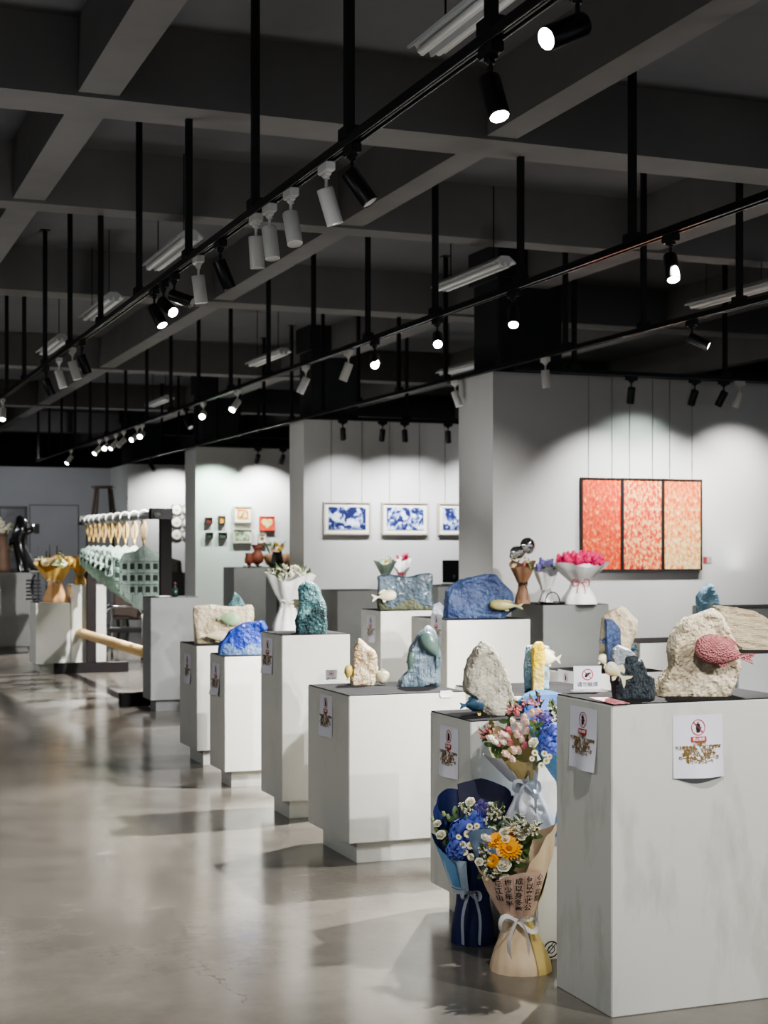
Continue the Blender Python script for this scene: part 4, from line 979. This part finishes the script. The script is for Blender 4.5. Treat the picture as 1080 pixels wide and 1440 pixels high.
q = atd(815, 850, 12.7); Rp = far_bouquet((q.x, q.y, 1.03), 'white ruffled bouquet topped with magenta flowers and red ribbon', .41, .235, M_wtis, M_wtis, [], M_ribred, rb=.15, dip=.06, seed=7, hw=.45)
for i in range(22):
    a = i*2.4; rr = .175*math.sqrt((i+.5)/22); flower(Rp, 'mag', (rr*math.cos(a), rr*math.sin(a)*.6, .385-.035*(rr/.175)**2), .042, (math.cos(a)*.3, -.3, 1))
q = atd(566, 816, 17.7); far_bouquet((q.x-.0, 17.0, 1.0), 'small green paper bouquet above the grey-blue block', .42, .14, paper('mint_paper', (150, 174, 156), (168, 190, 172)), M_tissue, ['crose', 'leaf', 'yrose', 'fill', 'leaf'], M_ribw, dip=.1, seed=8)
q = atd(584, 816, 17.9); far_bouquet((q.x+.02, 17.05, 1.0), 'small red flower bouquet in clear white wrap', .46, .15, M_wtis, M_wtis, ['mag', 'rbud', 'rbud', 'fill', 'rbud'], M_ribred, dip=.4, seed=9)
# black tray with handle
R = thing('black_basket', 'black flat basket with a hoop handle in front of the bouquets', 'basket', atd(777, 850.5, 12.62)*1.0, -TH)
R.location.z = 1.03
bb = BM(); lathe(bb, [(.10, 0), (.115, .02), (.105, .02), (.095, .006)], 24); obj('tray', bb, M_black, R, True)
bb = BM(); tube(bb, [(.06*math.cos(t), 0, .015+.085*math.sin(t)) for t in [PI*k/12 for k in range(13)]], .005, 8); obj('handle', bb, M_black, R, True)

# ---------------------------------------------------------------- pictures on the partition walls
def art_mat(name, ramp, scale=8, stretch=None, detail=6, grad=None, rough=.6):
    m = bpy.data.materials.new(name); m.use_nodes = True; nt = m.node_tree; L = nt.links; b_ = nt.nodes['Principled BSDF']; b_.inputs['Roughness'].default_value = rough
    tc = nt.nodes.new('ShaderNodeTexCoord'); mp = nt.nodes.new('ShaderNodeMapping'); mp.inputs['Scale'].default_value = stretch or (1, 1, 1); L.new(tc.outputs['Object'], mp.inputs[0])
    n = nt.nodes.new('ShaderNodeTexNoise'); n.inputs['Scale'].default_value = scale; n.inputs['Detail'].default_value = detail; n.inputs['Roughness'].default_value = .6; n.inputs['Distortion'].default_value = .6
    L.new(mp.outputs[0], n.inputs['Vector']); fac = n.outputs['Fac']
    if grad:       # fac shifts with height
        sp = nt.nodes.new('ShaderNodeSeparateXYZ'); L.new(tc.outputs['Object'], sp.inputs[0])
        a = nt.nodes.new('ShaderNodeMath'); a.operation = 'MULTIPLY_ADD'; a.inputs[1].default_value = grad[0]; a.inputs[2].default_value = grad[1]; L.new(sp.outputs[2], a.inputs[0])
        c_ = nt.nodes.new('ShaderNodeMath'); c_.operation = 'ADD'; L.new(fac, c_.inputs[0]); L.new(a.outputs[0], c_.inputs[1]); fac = c_.outputs[0]
    r = nt.nodes.new('ShaderNodeValToRGB'); el = r.color_ramp.elements
    while len(el) > 1: el.remove(el[-1])
    el[0].position, el[0].color = ramp[0][0], lin(ramp[0][1])
    for p, c in ramp[1:]: el.new(p).color = lin(c)
    L.new(fac, r.inputs['Fac']); L.new(r.outputs['Color'], b_.inputs['Base Color'])
    return m
def picture(label, x0, x1, z0, z1, Y, fm, art, fw=.02, mat_w=0, matm=None, d=.035, wires=(), group=None, name='framed_picture', top=3.04):
    w, h = (x1-x0)/2, (z1-z0)/2
    t = thing(name, label, 'picture', ((x0+x1)/2, Y, (z0+z1)/2), 0, group)
    bb = BM(); box(bb, -w, w, -d, -.004, h-fw, h); box(bb, -w, w, -d, -.004, -h, -h+fw); box(bb, -w, -w+fw, -d, -.004, -h+fw, h-fw); box(bb, w-fw, w, -d, -.004, -h+fw, h-fw); obj('picture_frame', bb, fm, t)
    if mat_w:
        bb = BM(); box(bb, -w+fw, w-fw, -d*.6, -.006, -h+fw, h-fw); obj('mount_board', bb, matm, t)
    bb = BM(); g = fw+mat_w; box(bb, -w+g, w-g, -d*.75, -d*.4, -h+g, h-g); obj('artwork', bb, art, t)
    for wx in wires:
        bb = BM(); tube(bb, [(wx, -.006, h), (wx, -.006, top-(z0+z1)/2)], .0025, 5); obj('hanging_wire', bb, M_steel, t)
    return t
M_fblack = mat('frame_black', (36, 34, 34), rough=.5); M_fwood = mat('frame_pale', (188, 180, 168), (176, 168, 156), scale=20, rough=.5); M_mount = mat('mount_cream', (236, 232, 222), rough=.8)
tr1 = [(.28, (80, 90, 90)), (.34, (190, 52, 34)), (.46, (214, 70, 44)), (.56, (222, 104, 62)), (.66, (230, 176, 116)), (.76, (222, 204, 160))]
tr2 = [(.30, (40, 60, 110)), (.37, (200, 46, 34)), (.47, (214, 82, 52)), (.54, (230, 164, 110)), (.62, (230, 204, 150)), (.7, (210, 50, 40))]
tr3 = [(.24, (110, 96, 60)), (.32, (208, 76, 46)), (.44, (222, 112, 66)), (.54, (228, 164, 106)), (.64, (230, 206, 152)), (.76, (226, 220, 190))]
tx = [6.559, 6.978, 7.404, 7.822]
for i, (rp, gr, lab) in enumerate(((tr1, None, 'left panel of the orange-red speckled triptych'), (tr2, None, 'middle panel of the triptych with blue specks'), (tr3, (-.22, .02), 'right panel of the triptych, fading to cream below'))):
    picture(lab, tx[i]+.002, tx[i+1]-.002, 1.29, 2.13, 12.14, M_fblack, art_mat('triptych_%d' % i, rp, 30, (1.3, 1, .8), 8, gr), .012, d=.04, wires=(-.12, .12), group='orange triptych panels', name='canvas_painting')
bb = BM(); box(bb, -.045, .045, -.004, -.001, -.03, .03, .001); T_ = thing('wall_label', 'small red and grey caption card right of the triptych', 'label card', (7.90, 12.14, 1.385)); obj('card', bb, mat('caption_grey', (176, 160, 156), rough=.7), T_)
bb = BM(); box(bb, -.044, -.008, -.0055, -.0042, -.028, .028); o = obj('red_field', bb, mat('caption_red', (150, 52, 60), (170, 76, 82), scale=120, rough=.7), T_)
bl = [(.44, (14, 26, 84)), (.49, (30, 48, 120)), (.53, (150, 168, 212)), (.6, (226, 232, 242))]
for i, (x0, x1, lab) in enumerate(((5.943, 6.552, 'framed blue print with white blossoms, left of three'), (6.701, 7.318, 'framed blue print with white cloudlike blossoms, middle of three'), (7.453, 8.06, 'framed blue print cut off by the near partition'))):
    am = art_mat('blue_print_%d' % i, bl, 12, (1, 1, .9), 5)
    am.node_tree.nodes['Mapping'].inputs['Location'].default_value = (i*3.3+.4, i*1.7, i*.9)
    picture(lab, x0, x1, 1.657, 2.058, 17.5, M_fwood, am, .018, .045, M_mount, .04, (-.2, .2), 'framed blue botanical prints')
M_ora = [(.35, (206, 84, 60)), (.5, (226, 120, 84)), (.6, (236, 196, 130))]
def small(label, a, fm, art, fw=.015, mw=0, d=.05): return picture(label, a[0], a[1], a[3], a[2], 22.86, fm, art, fw, mw, M_mount, d, (), 'small mixed frames on the far partition', 'small_picture')
dk = lambda n, c: mat(n, c, tuple(max(0, v-30) for v in c), scale=18, rough=.5)
small('small dark red square panel, upper left of the mixed frames', (5.846, 5.96, 1.965, 1.86), M_fblack, dk('panel_red', (110, 52, 46)), .012)
small('small dark panel with an orange patch, second in the upper row', (6.05, 6.16, 1.99, 1.855), M_fblack, dk('panel_orange', (226, 150, 50)), .022)
small('small dark green panel, lower left of the mixed frames', (5.86, 5.965, 1.735, 1.635), M_fblack, dk('panel_green', (60, 74, 60)), .012)
small('small dark grey panel, second in the lower row', (6.055, 6.19, 1.735, 1.635), M_fblack, dk('panel_grey', (78, 86, 76)), .012)
tb = small('framed bird picture with an orange arch', (6.298, 6.59, 2.145, 1.885), M_fwood, dk('arch_ground', (234, 206, 140)), .02, .03)
bb = BM(); ring_pts = [(-.085, -.06), (-.085, .075), (.03, .075), (.075, .04), (.085, 0), (.085, -.06), (.065, -.06), (.065, 0), (.055, .03), (.025, .055), (-.065, .055), (-.065, -.06)]
prism(bb, ring_pts, -.0425, -.0405); box(bb, -.065, .065, -.0425, -.0405, -.06, -.045); obj('orange_arch', bb, dk('arch_orange', (222, 110, 76)), tb)
bb = BM(); prism(bb, [(-.05, -.05), (-.02, -.01), (.0, .03), (.012, .035), (.008, .0), (-.01, -.035), (-.04, -.055)], -.0445, -.0428); obj('dark_bird', bb, dk('bird_dark', (60, 56, 46)), tb)
am = art_mat('garden_art', [(.4, (70, 80, 62)), (.5, (140, 150, 120)), (.6, (206, 206, 190))], 9, (1, 1, 2)); small('framed grey-green landscape under the bird picture', (6.28, 6.59, 1.79, 1.57), M_fwood, am, .015, .02)
tb = small('red square picture with a pale yellow heart', (6.71, 6.955, 1.99, 1.765), dk('heart_red', (214, 84, 62)), dk('heart_ground', (216, 88, 66)), .015)
bb = BM(); prism(bb, [(x*.0055, z*.0055+.005) for x, z in [(16*math.sin(t)**3, 13*math.cos(t)-5*math.cos(2*t)-2*math.cos(3*t)-math.cos(4*t)) for t in [2*PI*k/28 for k in range(28)]]], -.0415, -.0395); obj('heart', bb, mat('heart_yellow', (236, 214, 150), (170, 160, 110), scale=25, rough=.6), tb)
tb = small('small white square picture with a brown flower', (6.687, 6.815, 1.715, 1.567), M_fwood, M_mount, .012)
bb = BM(); prism(bb, [(.032*(1+.2*math.cos(6*t))*math.cos(t), .032*(1+.2*math.cos(6*t))*math.sin(t)) for t in [2*PI*k/36 for k in range(36)]], -.0415, -.0395); obj('brown_flower', bb, dk('flower_brown', (150, 110, 70)), tb)
# round plates on dark square mounts
M_plate = mat('plate_cream', (232, 232, 220), rough=.4); M_pgr = mat('plate_centre', (176, 190, 140), (220, 220, 190), scale=30, rough=.5)
for ci, xx in enumerate((6.614, 6.83)):
    for ri, (zz, rn) in enumerate(((2.206, 'top'), (1.97, 'middle'), (1.735, 'bottom'))):
        t = thing('wall_plate', '%s round cream plate in the %s column on the far lit wall' % (rn, ('left', 'right')[ci]), 'plate', (xx, 28.0, zz), 0, 'round plates on the far wall')
        bb = BM(); box(bb, -.10, .10, -.02, -.002, -.10, .10, .02); obj('dark_mount', bb, mat('plate_mount', (84, 82, 74), rough=.6), t)
        bb = BM(); lathe(bb, [(.085, 0), (.092, .01), (.09, .016), (.06, .01), (.02, .009)], 24); xf(bb, Matrix.Rotation(PI/2, 4, 'X')); xf(bb, Matrix.Translation((0, -.02, 0))); obj('dish', bb, M_plate, t, True)
        bb = BM(); lathe(bb, [(.035, .012), (.03, .016), (.005, .017)], 16); xf(bb, Matrix.Rotation(PI/2, 4, 'X')); xf(bb, Matrix.Translation((0, -.02, 0))); obj('painted_centre', bb, M_pgr, t, True)

# ---------------------------------------------------------------- black hanging rack with pale green panels
RX, Y0r, Y1r, ZT = 3.29, 14.38, 18.34, 1.82
R = thing('hanging_rack', 'long black rack with a steel top bar and a timber log', 'rack', (RX, Y0r, 0))
for nm, y in (('post', 0), ('post', Y1r-Y0r)):
    bb = BM(); box(bb, -.055, .055, y-.04, y+.04, .12, ZT+.05, .004); obj(nm, bb, M_rack, R)
    bb = BM(); box(bb, -.44, .44, y-.06, y+.06, 0, .12, .006); obj('foot', bb, M_rack, R)
bb = BM(); tube(bb, [(-.0, -.1, ZT-.005), (0, Y1r-Y0r+.08, ZT-.005)], .038, 16); o = obj('top_bar', bb, M_bar, R, True, loc=(-.09, 0, 0)); o['label'] = 'grey steel bar'
bb = BM(); box(bb, -.15, .06, -.06, .06, ZT-.05, ZT+.055, .005); obj('bar_bracket', bb, M_black, R)
bb = BM(); box(bb, -.15, .06, Y1r-Y0r-.05, Y1r-Y0r+.05, ZT-.05, ZT+.055, .005); obj('bar_bracket', bb, M_black, R)
LGO = thing('timber_log', 'round pale timber log across the lower rack', 'log', (RX-.11, Y0r, .47))
bb = BM(); lathe(bb, [(.045, -.12), (.054, -.11), (.054, Y1r-Y0r+.12), (.045, Y1r-Y0r+.13)], 20); xf(bb, Matrix.Rotation(-PI/2, 4, 'X')); obj('log_shaft', bb, M_log, LGO, True)
M_cel = mat('celadon_panel', (150, 172, 162), (178, 196, 188), scale=9, rough=.6, bump=.3, bscale=60); M_cdk = mat('celadon_slot', (52, 62, 58), rough=.8)
M_rope = mat('straw_rope', (206, 176, 112), (184, 150, 90), scale=60, rough=.8)
ordn = ['first', 'second', 'third', 'fourth', 'fifth', 'sixth', 'seventh', 'eighth', 'ninth']
def panel_mesh():
    bb = BM()
    out = [(-.23, .0), (-.20, .06), (-.08, .085), (0, .15), (.08, .085), (.20, .06), (.23, .0), (.235, -.2), (.2, -.34), (.12, -.46), (.02, -.52), (-.1, -.47), (-.19, -.36), (-.235, -.2)]
    prism(bb, out, -.012, .012)
    for z in (-.005, -.12, -.235): box(bb, -.222, .222, -.036, -.012, z-.010, z+.012); box(bb, -.215, .215, -.028, -.012, z-.034, z-.026)
    for r_, z in enumerate((-.022, -.137, -.252)):
        n = 6
        for k in range(n):
            x = -.19+.38*k/(n-1)
            if r_ == 2 and abs(x) > .17: continue
            prism(bb, [(x-.02, z-.075), (x+.02, z-.075), (x+.02, z-.02), (x+.012, z-.006), (x-.012, z-.006), (x-.02, z-.02)], -.0165, -.0115, 1)
        for k in range(n+1):
            x = -.228+.456*k/n
            box(bb, x-.012, x+.012, -.026, -.012, z-.09, z)
    for x in (-.1, 0, .1): tube(bb, [(x, -.016, -.35), (x*1.1, -.016, -.43)], .006, 6)
    return to_mesh('relief_panel', bb, [M_cel, M_cdk])
PM = panel_mesh()
bb = BM(); tube(bb, [(.055*math.cos(t), 0, .055*math.sin(t)) for t in [-.6+2*PI*.82*k/20 for k in range(21)]], .008, 8); HM = to_mesh('hook_ring', bb, M_wht, True)
bb = BM()
for s in (-1, 1):
    tube(bb, [(s*.012, 0, -.05), (s*.045, 0, -.14), (s*.03, 0, -.24), (s*.006, 0, -.31)], .009, 6)
    tube(bb, [(s*.012, 0, -.06), (s*.02, -.012, -.19), (s*.004, -.01, -.31)], .007, 6)
tube(bb, [(0, -.004, -.28), (0, -.004, -.35)], .016, 8)
RM = to_mesh('rope_sling', bb, M_rope, True)
ys = [14.95, 15.4, 15.85, 16.25, 16.65, 17.05, 17.4, 17.7, 17.98]
for i, y in enumerate(ys):
    t = thing('relief_plaque', 'pale green relief plaque with slots, %s from the near end of the black rack' % ordn[i], 'wall hanging', (RX-.09, y, ZT-.005), random.uniform(-.15, .1)-.1, 'pale green plaques on the rack')
    k = 1-.068*i; new('hook_ring', HM, t, (0, 0, .0)); q = new('rope_sling', RM, t); q.scale = (.75, 1, .55+.3*k)
    q = new('relief_panel', PM, t, (.0, 0, -.45*(.55+.3*k)-.05)); q.scale = (k, 1, k)

# ---------------------------------------------------------------- things around the rack and far left
# chrome armchair on casters
R = thing('chrome_armchair', 'chrome tube armchair on casters behind the rack', 'chair', (4.12, 20.3, 0), -TH)
for s in (-1, 1):
    bb = BM(); x = s*.24
    pts = [(x, -.22, .06), (x, -.22, .60), (x*.98, -.20, .67), (x*.96, -.14, .70), (x*.96, .12, .70), (x, .19, .66), (x, .21, .58), (x, .22, .06)]
    tube(bb, pts, .014, 10); tube(bb, [(x, -.22, .12), (x, .22, .12)], .012, 8); obj('arm_frame', bb, M_chrome, R, True)
    bb = BM(); box(bb, x*.97-.025, x*.97+.025, -.15, .12, .71, .735, .008); obj('arm_pad', bb, M_black, R)
    for y in (-.22, .22):
        bb = BM(); tube(bb, [(x-.012, y, .035), (x+.012, y, .035)], .033, 14); box(bb, x-.016, x+.016, y-.012, y+.012, .03, .075); obj('caster', bb, M_black, R, True)
bb = BM(); box(bb, -.23, .23, -.22, .2, .37, .43, .02); obj('seat', bb, M_black, R)
bb = BM(); box(bb, -.22, .22, .2, .24, .52, .95, .02); obj('backrest', bb, mat('chair_brown', (74, 62, 56), rough=.6), R)
bb = BM(); tube(bb, [(-.24, -.22, .62), (-.2, -.22, .69), (-.12, -.22, .715), (.12, -.22, .715), (.2, -.22, .69), (.24, -.22, .62)], .014, 10); obj('front_rail', bb, M_chrome, R, True)
# wooden step ladder at the far wall
M_lad = mat('dark_timber', (74, 62, 52), (88, 74, 62), scale=10, rough=.6)
R = thing('step_ladder', 'tall dark wooden step ladder against the grey end wall', 'ladder', (5.1, 27.2, 0), -TH)
for s in (-1, 1):
    for y0, y1 in ((-.5, -.1), (.5, .1)):
        bb = BM(); a, c = Vector((s*.36, y0, 0)), Vector((s*.12, y1, 2.56)); tube(bb, [a, c], .028, 8); obj('leg', bb, M_lad, R)
for z in (.5, 1.0, 1.5, 2.0):
    k = z/2.56; bb = BM(); box(bb, -(.36-.24*k), .36-.24*k, -.5+.4*k-.05, -.5+.4*k+.03, z-.02, z+.02); obj('rung', bb, M_lad, R)
bb = BM(); box(bb, -.19, .19, -.16, .16, 2.56, 2.6, .004); obj('top_board', bb, M_lad, R)
# far wall photograph and door outline
picture('dark framed photograph on the grey end wall at left', 3.55, 4.1, 1.05, 2.29, 29.7, M_fblack, mat('photo_dark', (46, 46, 48), (84, 84, 86), scale=3, rough=.4), .05, d=.05)
bb = BM()
for x in (4.15, 5.08): box(bb, x-.008, x+.008, -.004, 0, 0, 2.32)
box(bb, 4.15, 5.08, -.004, 0, 2.31, 2.325)
o = struct('door_1', bb, M_dark, 'faint door outline in the grey end wall', 'door'); o.location = (0, 29.7, 0)
bb = BM(); box(bb, -.05, .05, -.02, 0, -.09, .09, .004); o = tag(obj('wall_switch_box', bb, M_black, None, loc=(4.28, 29.7, 1.86)), 'small black box on the grey end wall beside the photograph', 'switch box')
# dark leaning sculpture on the left pedestal, brown cone and white blossoms
M_bgl = mat('black_glaze', (26, 26, 28), rough=.18, coat=.5)
R = thing('abstract_sculpture', 'glossy black twisting sculpture on the left edge pedestal', 'sculpture', (2.965, 22.2, 1.15), -TH)
bb = BM(); tube(bb, [(.11, 0, 0.002), (.11, 0, .03), (.06, 0, .16), (.0, 0, .34), (-.02, 0, .5), (.03, 0, .6), (.02, 0, .72), (-.02, 0, .80)], [.15, .15, .115, .095, .10, .12, .09, .03], 14); obj('column_form', bb, M_bgl, R, True)
bb = BM(); tube(bb, [(.03, -.02, .58), (.1, -.06, .56), (.17, -.03, .6), (.19, 0, .68)], [.05, .045, .045, .025], 10); tube(bb, [(-.02, -.03, .5), (-.1, -.05, .46), (-.14, -.02, .38)], [.05, .04, .02], 10); obj('curled_arm', bb, M_bgl, R, True)
R = thing('brown_cone', 'brown tapering vessel at the left edge beside the black sculpture', 'vessel', (2.72, 22.2, 1.15), -TH)
bb = BM(); lathe(bb, [(.10, 0), (.11, .05), (.09, .3), (.055, .5), (.04, .52)], 20); obj('vessel_body', bb, mat('brown_clay', (96, 74, 60), (110, 86, 70), scale=8, rough=.6), R, True)
bb = BM(); lathe(bb, [(.045, .51), (.055, .55), (.045, .56)], 16); obj('vessel_rim', bb, M_lad, R, True)
R = thing('white_blossom_spray', 'white blossom spray behind the black sculpture at left', 'flowers', (2.82, 22.48, 1.15), -TH)
bb = BM(); tube(bb, [(0, 0, 0), (-.02, 0, .3), (0, -.02, .6)], .012, 6); obj('stem', bb, M_stem, R)
for i in range(14): flower(R, 'rose', (random.uniform(-.16, .1), random.uniform(-.08, .05), random.uniform(.28, .74)), .07, (random.uniform(-.5, .5), -.8, .3), i)
# slatted silver model with black rods
R = thing('slatted_model', 'silver slatted model with upright black rods at left', 'model', (2.80, 18.88, .841), -TH)
bb = BM()
for k in range(6): box(bb, -.2, -.02, -.05, .05, .02+k*.045, .042+k*.045)
obj('slat_stack', bb, M_chrome, R)
bb = BM()
for x, h in ((-.06, .66), (.04, .62), (.08, .70), (.17, .68), (.21, .62), (-.12, .3)): tube(bb, [(x, 0, 0), (x, 0, h)], .007, 6)
tube(bb, [(-.08+.05*math.cos(t), -.06,   .17+.15*math.sin(t)) for t in [PI/2+PI*k/12 for k in range(13)]], .012, 8)
obj('upright_rods', bb, M_black, R)
bb = BM()
for z, a, c in ((.5, -.1, .24), (.4, -.05, .15), (.36, -.16, .1)): box(bb, a, c, -.02, .02, z, z+.018)
obj('white_slats', bb, M_wht, R)
# things on the shaded pedestal by the rack
q = atd(247, 836, 14.35)
R = thing('dark_trinket', 'small dark green bottle on the shaded pedestal beside the rack', 'bottle', (3.27, 13.9, 1.046), 0)
bb = BM(); lathe(bb, [(.026, 0), (.03, .01), (.03, .06), (.014, .085), (.012, .11), (.016, .115)], 14); obj('bottle_body', bb, mat('dark_green_glass', (36, 58, 52), rough=.2), R, True)
bb = BM(); lathe(bb, [(.014, .113), (.014, .13), (.004, .132)], 12); obj('stopper', bb, mat('stopper_red', (120, 50, 48), rough=.5), R, True)
bb = BM(); box(bb, -.06, .06, -.04, .04, 0, .008, .002); tag(obj('folded_paper', bb, M_paper, None, loc=(3.14, 13.85, 1.046), rot=(0, 0, .3)), 'folded white paper on the shaded pedestal beside the rack', 'paper')
R = sculpture((6.1, 26.7, 1.06), 'grey boulder on the pedestal near the plates wall', name='grey_boulder'); add_rock(R, [(-.3, 0), (-.26, .1), (-.1, .2), (.1, .26), (.28, .2), (.3, 0)], .3, 41, M_grey, .02, .02)
# clay pots
M_clay = mat('red_clay', (112, 62, 44), (128, 74, 54), scale=10, rough=.6); M_clayd = mat('dark_clay', (56, 40, 36), (70, 50, 44), scale=10, rough=.55); M_pot = mat('black_vase', (38, 42, 38), rough=.4)
def vessel(label, base, prof, m, feet=True, name='clay_pot', neck=None):
    R = thing(name, label, 'pot', base, -TH, 'clay pots and vases')
    bb = BM(); lathe(bb, prof, 22); obj('pot_body', bb, m, R, True)
    bb = BM(); r, z = prof[-1]; lathe(bb, [(r*1.0, z-.004), (r*1.12, z+.006), (r*1.0, z+.012), (r*.8, z+.004)], 20); obj('pot_rim', bb, m, R, True)
    if feet:
        for k in range(3):
            a = 2*PI*k/3-.5; bb = BM(); ball(bb, (.06*math.cos(a), .06*math.sin(a), .028), .03, (1, 1, .95), 10); obj('white_foot', bb, M_wht, R, True)
    return R
g = [(.04, .03), (.085, .07), (.10, .13), (.075, .2), (.045, .235), (.06, .26)]
vessel('flared brown gourd pot on white feet', (atd(362, 798, 22.3).x, 21.48, 1.21), [(r, z+.01) for r, z in g]+[(.085, .32)], M_clay)
vessel('smaller brown pot left of the flared gourd pot', (atd(349, 798, 22.3).x, 21.48, 1.21), [(.03, .03), (.06, .06), (.065, .12), (.05, .17), (.055, .2)], M_clay)
vessel('reddish jar in front of the dark vase', (6.07, 19.7, 1.1), [(.03, .0), (.042, .03), (.045, .09), (.03, .12), (.034, .13)], mat('rose_clay', (150, 84, 76), rough=.5), False)
vessel('black vase with a yellow-green sprig', (6.12, 19.96, 1.1), [(.05, 0), (.07, .05), (.085, .2), (.07, .3), (.06, .33)], M_pot, False, 'dark_vase')
Rv = vessel('round brown pot on a white foot under the basket', (6.34, 19.82, 1.1), [(.05, .03), (.09, .06), (.115, .15), (.10, .25), (.07, .29)], mat('brown_pot', (120, 84, 56), rough=.5))
R = thing('flower_basket', 'pinkish straw basket of flowers behind the brown pot', 'basket', (6.62, 21.6, 1.21), -TH)
bb = BM(); lathe(bb, [(.10, 0), (.17, .05), (.2, .15), (.19, .2), (.17, .19)], 22); obj('basket_bowl', bb, mat('straw_basket', (196, 160, 130), (168, 130, 102), scale=40, rough=.8), R, True)
for i in range(9): flower(R, ('leaf', 'yrose', 'bud')[i % 3], (random.uniform(-.16, .14), random.uniform(-.1, .1), random.uniform(.2, .32)), .07, (random.uniform(-.6, .6), -.4, .8), i)
for k in range(3):
    a, c = Vector((-.22+.1*k, 0, .2)), None
    bb = BM(); tube(bb, [(-.1+.07*k, 0, .18), (-.16+.12*k, -.03, .34), (-.2+.17*k, -.06, .38)], [.014, .012, .004], 6); obj('long_leaf', bb, M_leaf, R, True)
# black monitor on the back pedestal
mq = atd(626, 838, 17.9)
R = thing('black_monitor', 'black monitor leaning on the pedestal before the blue prints', 'monitor', (7.33, 16.7, 1.05), -TH)
bb = BM(); box(bb, -.14, .15, -.012, .012, .03, .30, .004); xf(bb, Matrix.Shear('XY', 4, (0, 0)) if False else Matrix.Rotation(-.12, 4, 'X')); obj('screen', bb, mat('screen_black', (10, 10, 12), rough=.2), R)
bb = BM(); box(bb, -.15, .16, -.05, .08, 0, .02, .004); obj('monitor_base', bb, M_steel, R)
bb = BM(); tube(bb, [(0, .03, .01), (0, .0, .12)], .012, 8); obj('monitor_stem', bb, M_steel, R)

# ---------------------------------------------------------------- lights
def tl(X, y, tgt, W, ang=55, blend=.6, col=(1, .975, .94)): return lamp((X, y, 2.86), tgt, W*1.22, ang, blend, col)
# middle track, partly out of frame to the right: they light the fronts of the pedestals
tl(X2+.3, 1.2, (2.9, 5.0, .6), 210, 50)
tl(X2, 2.8, (2.75, 7.2, .5), 240, 50)
tl(X2, 4.6, (2.7, 9.0, .5), 240, 50)
tl(X2, 6.6, (2.7, 10.5, .5), 260, 50)
# spots seen glowing on the middle track throw the pedestals' shadows left
tl(X2, 6.35, (2.2, 5.6, .0), 560, 75, .4)
tl(X2, 8.3, (2.2, 7.6, .0), 560, 75, .4)
tl(X2, 10.4, (2.3, 9.4, .0), 340, 75)
tl(X2, 15.7, (2.6, 14.4, 0), 420, 70)
tl(X2, 18.5, (3.0, 17.0, .3), 420, 75); tl(X2, 22.5, (3.4, 20.6, .2), 420, 80)
tl(X2, 13.5, (3.2, 18.2, .7), 760, 45)
# outer track: second row of pedestals
tl(X3, 3.4, (4.3, 7.6, .8), 240, 55); tl(X3, 6.0, (4.4, 9.6, .8), 330, 50); tl(X3, 8.2, (4.9, 12.0, .6), 160, 60)
# left track, down onto the aisle
for y, W in ((3.2, 60), (6.0, 70), (9.4, 80), (13.5, 150), (17.5, 300), (21.5, 340), (25.5, 300)): tl(X1, y, (.3, y+.5, 0), W*.5, 66, .9, (.95, .98, 1))
tl(X1, 2.6, (2.9, 4.4, 1.0), 90, 45)
# added lamps without fixtures, left of the view: soft light across the aisle
for y in (3.0, 6.0, 9.0, 12.5, 16.0, 19.0, 22.0): lamp((-2.2, y, 2.9), (2.5+.15*max(0, y-9), y+.9, .6), 62+6*max(0, y-9), 75, 1, (.95, .98, 1), .25)
# wall washers
for x, z in ((6.7, 1.5), (7.4, 1.45), (8.1, 1.9)): lamp((x, 11.4, 2.86), (x+.1, 12.14, z-.35), 80, 95, 1, (1, .98, .95))
lamp((7.2, 11.5, 2.86), (7.1, 12.14, 1.9), 30, 95, 1, (.86, 1, .93))
for x in (6.1, 6.75, 7.1, 7.85): lamp((x, 16.75, 2.86), (x+.1, 17.5, 1.45), 62, 95, 1, (.98, .99, 1))
for x, c in ((6.0, (.74, 1, .83)), (6.75, (1, 1, 1))): lamp((x, 22.3, 2.86), (x-.05, 22.86, 1.6), 95, 120, .8, c)
lamp((6.6, 27.3, 2.86), (6.5, 28.0, 1.9), 90, 130, .8, (1, 1, 1))
lamp((3.5, 26.0, 2.9), (4.4, 29.7, 1.6), 130, 90, 1, (.95, .97, 1))  # added lamp lifting the dim far end, no fixture here
for x, y in ((6.6, 9.6), (6.2, 15.0), (8.0, 14.6), (6.4, 20.0), (4.4, 12.2)): tl(x, y, (x-.3, y+.6, 0), 130, 110, 1)  # added downward fill around the partitions, without fixtures
# added unseen uplights standing in for floor bounce: soft light on the ceiling grid
for y in (1.0, 4.6, 8.4, 12.2, 16.5, 21.0, 26.0, 33.0):
    for x in (-.6, 2.2 if y > 12 else 1.5, 4.9, 8.2):
        lamp((x, y, 1.25), (x, y, 4), 26, 125, 1, (.97, .98, 1), .3)
w = bpy.data.worlds.new('hall_air'); sc.world = w; w.use_nodes = True
w.node_tree.nodes['Background'].inputs[0].default_value = (.47, .51, .56, 1); w.node_tree.nodes['Background'].inputs[1].default_value = .42
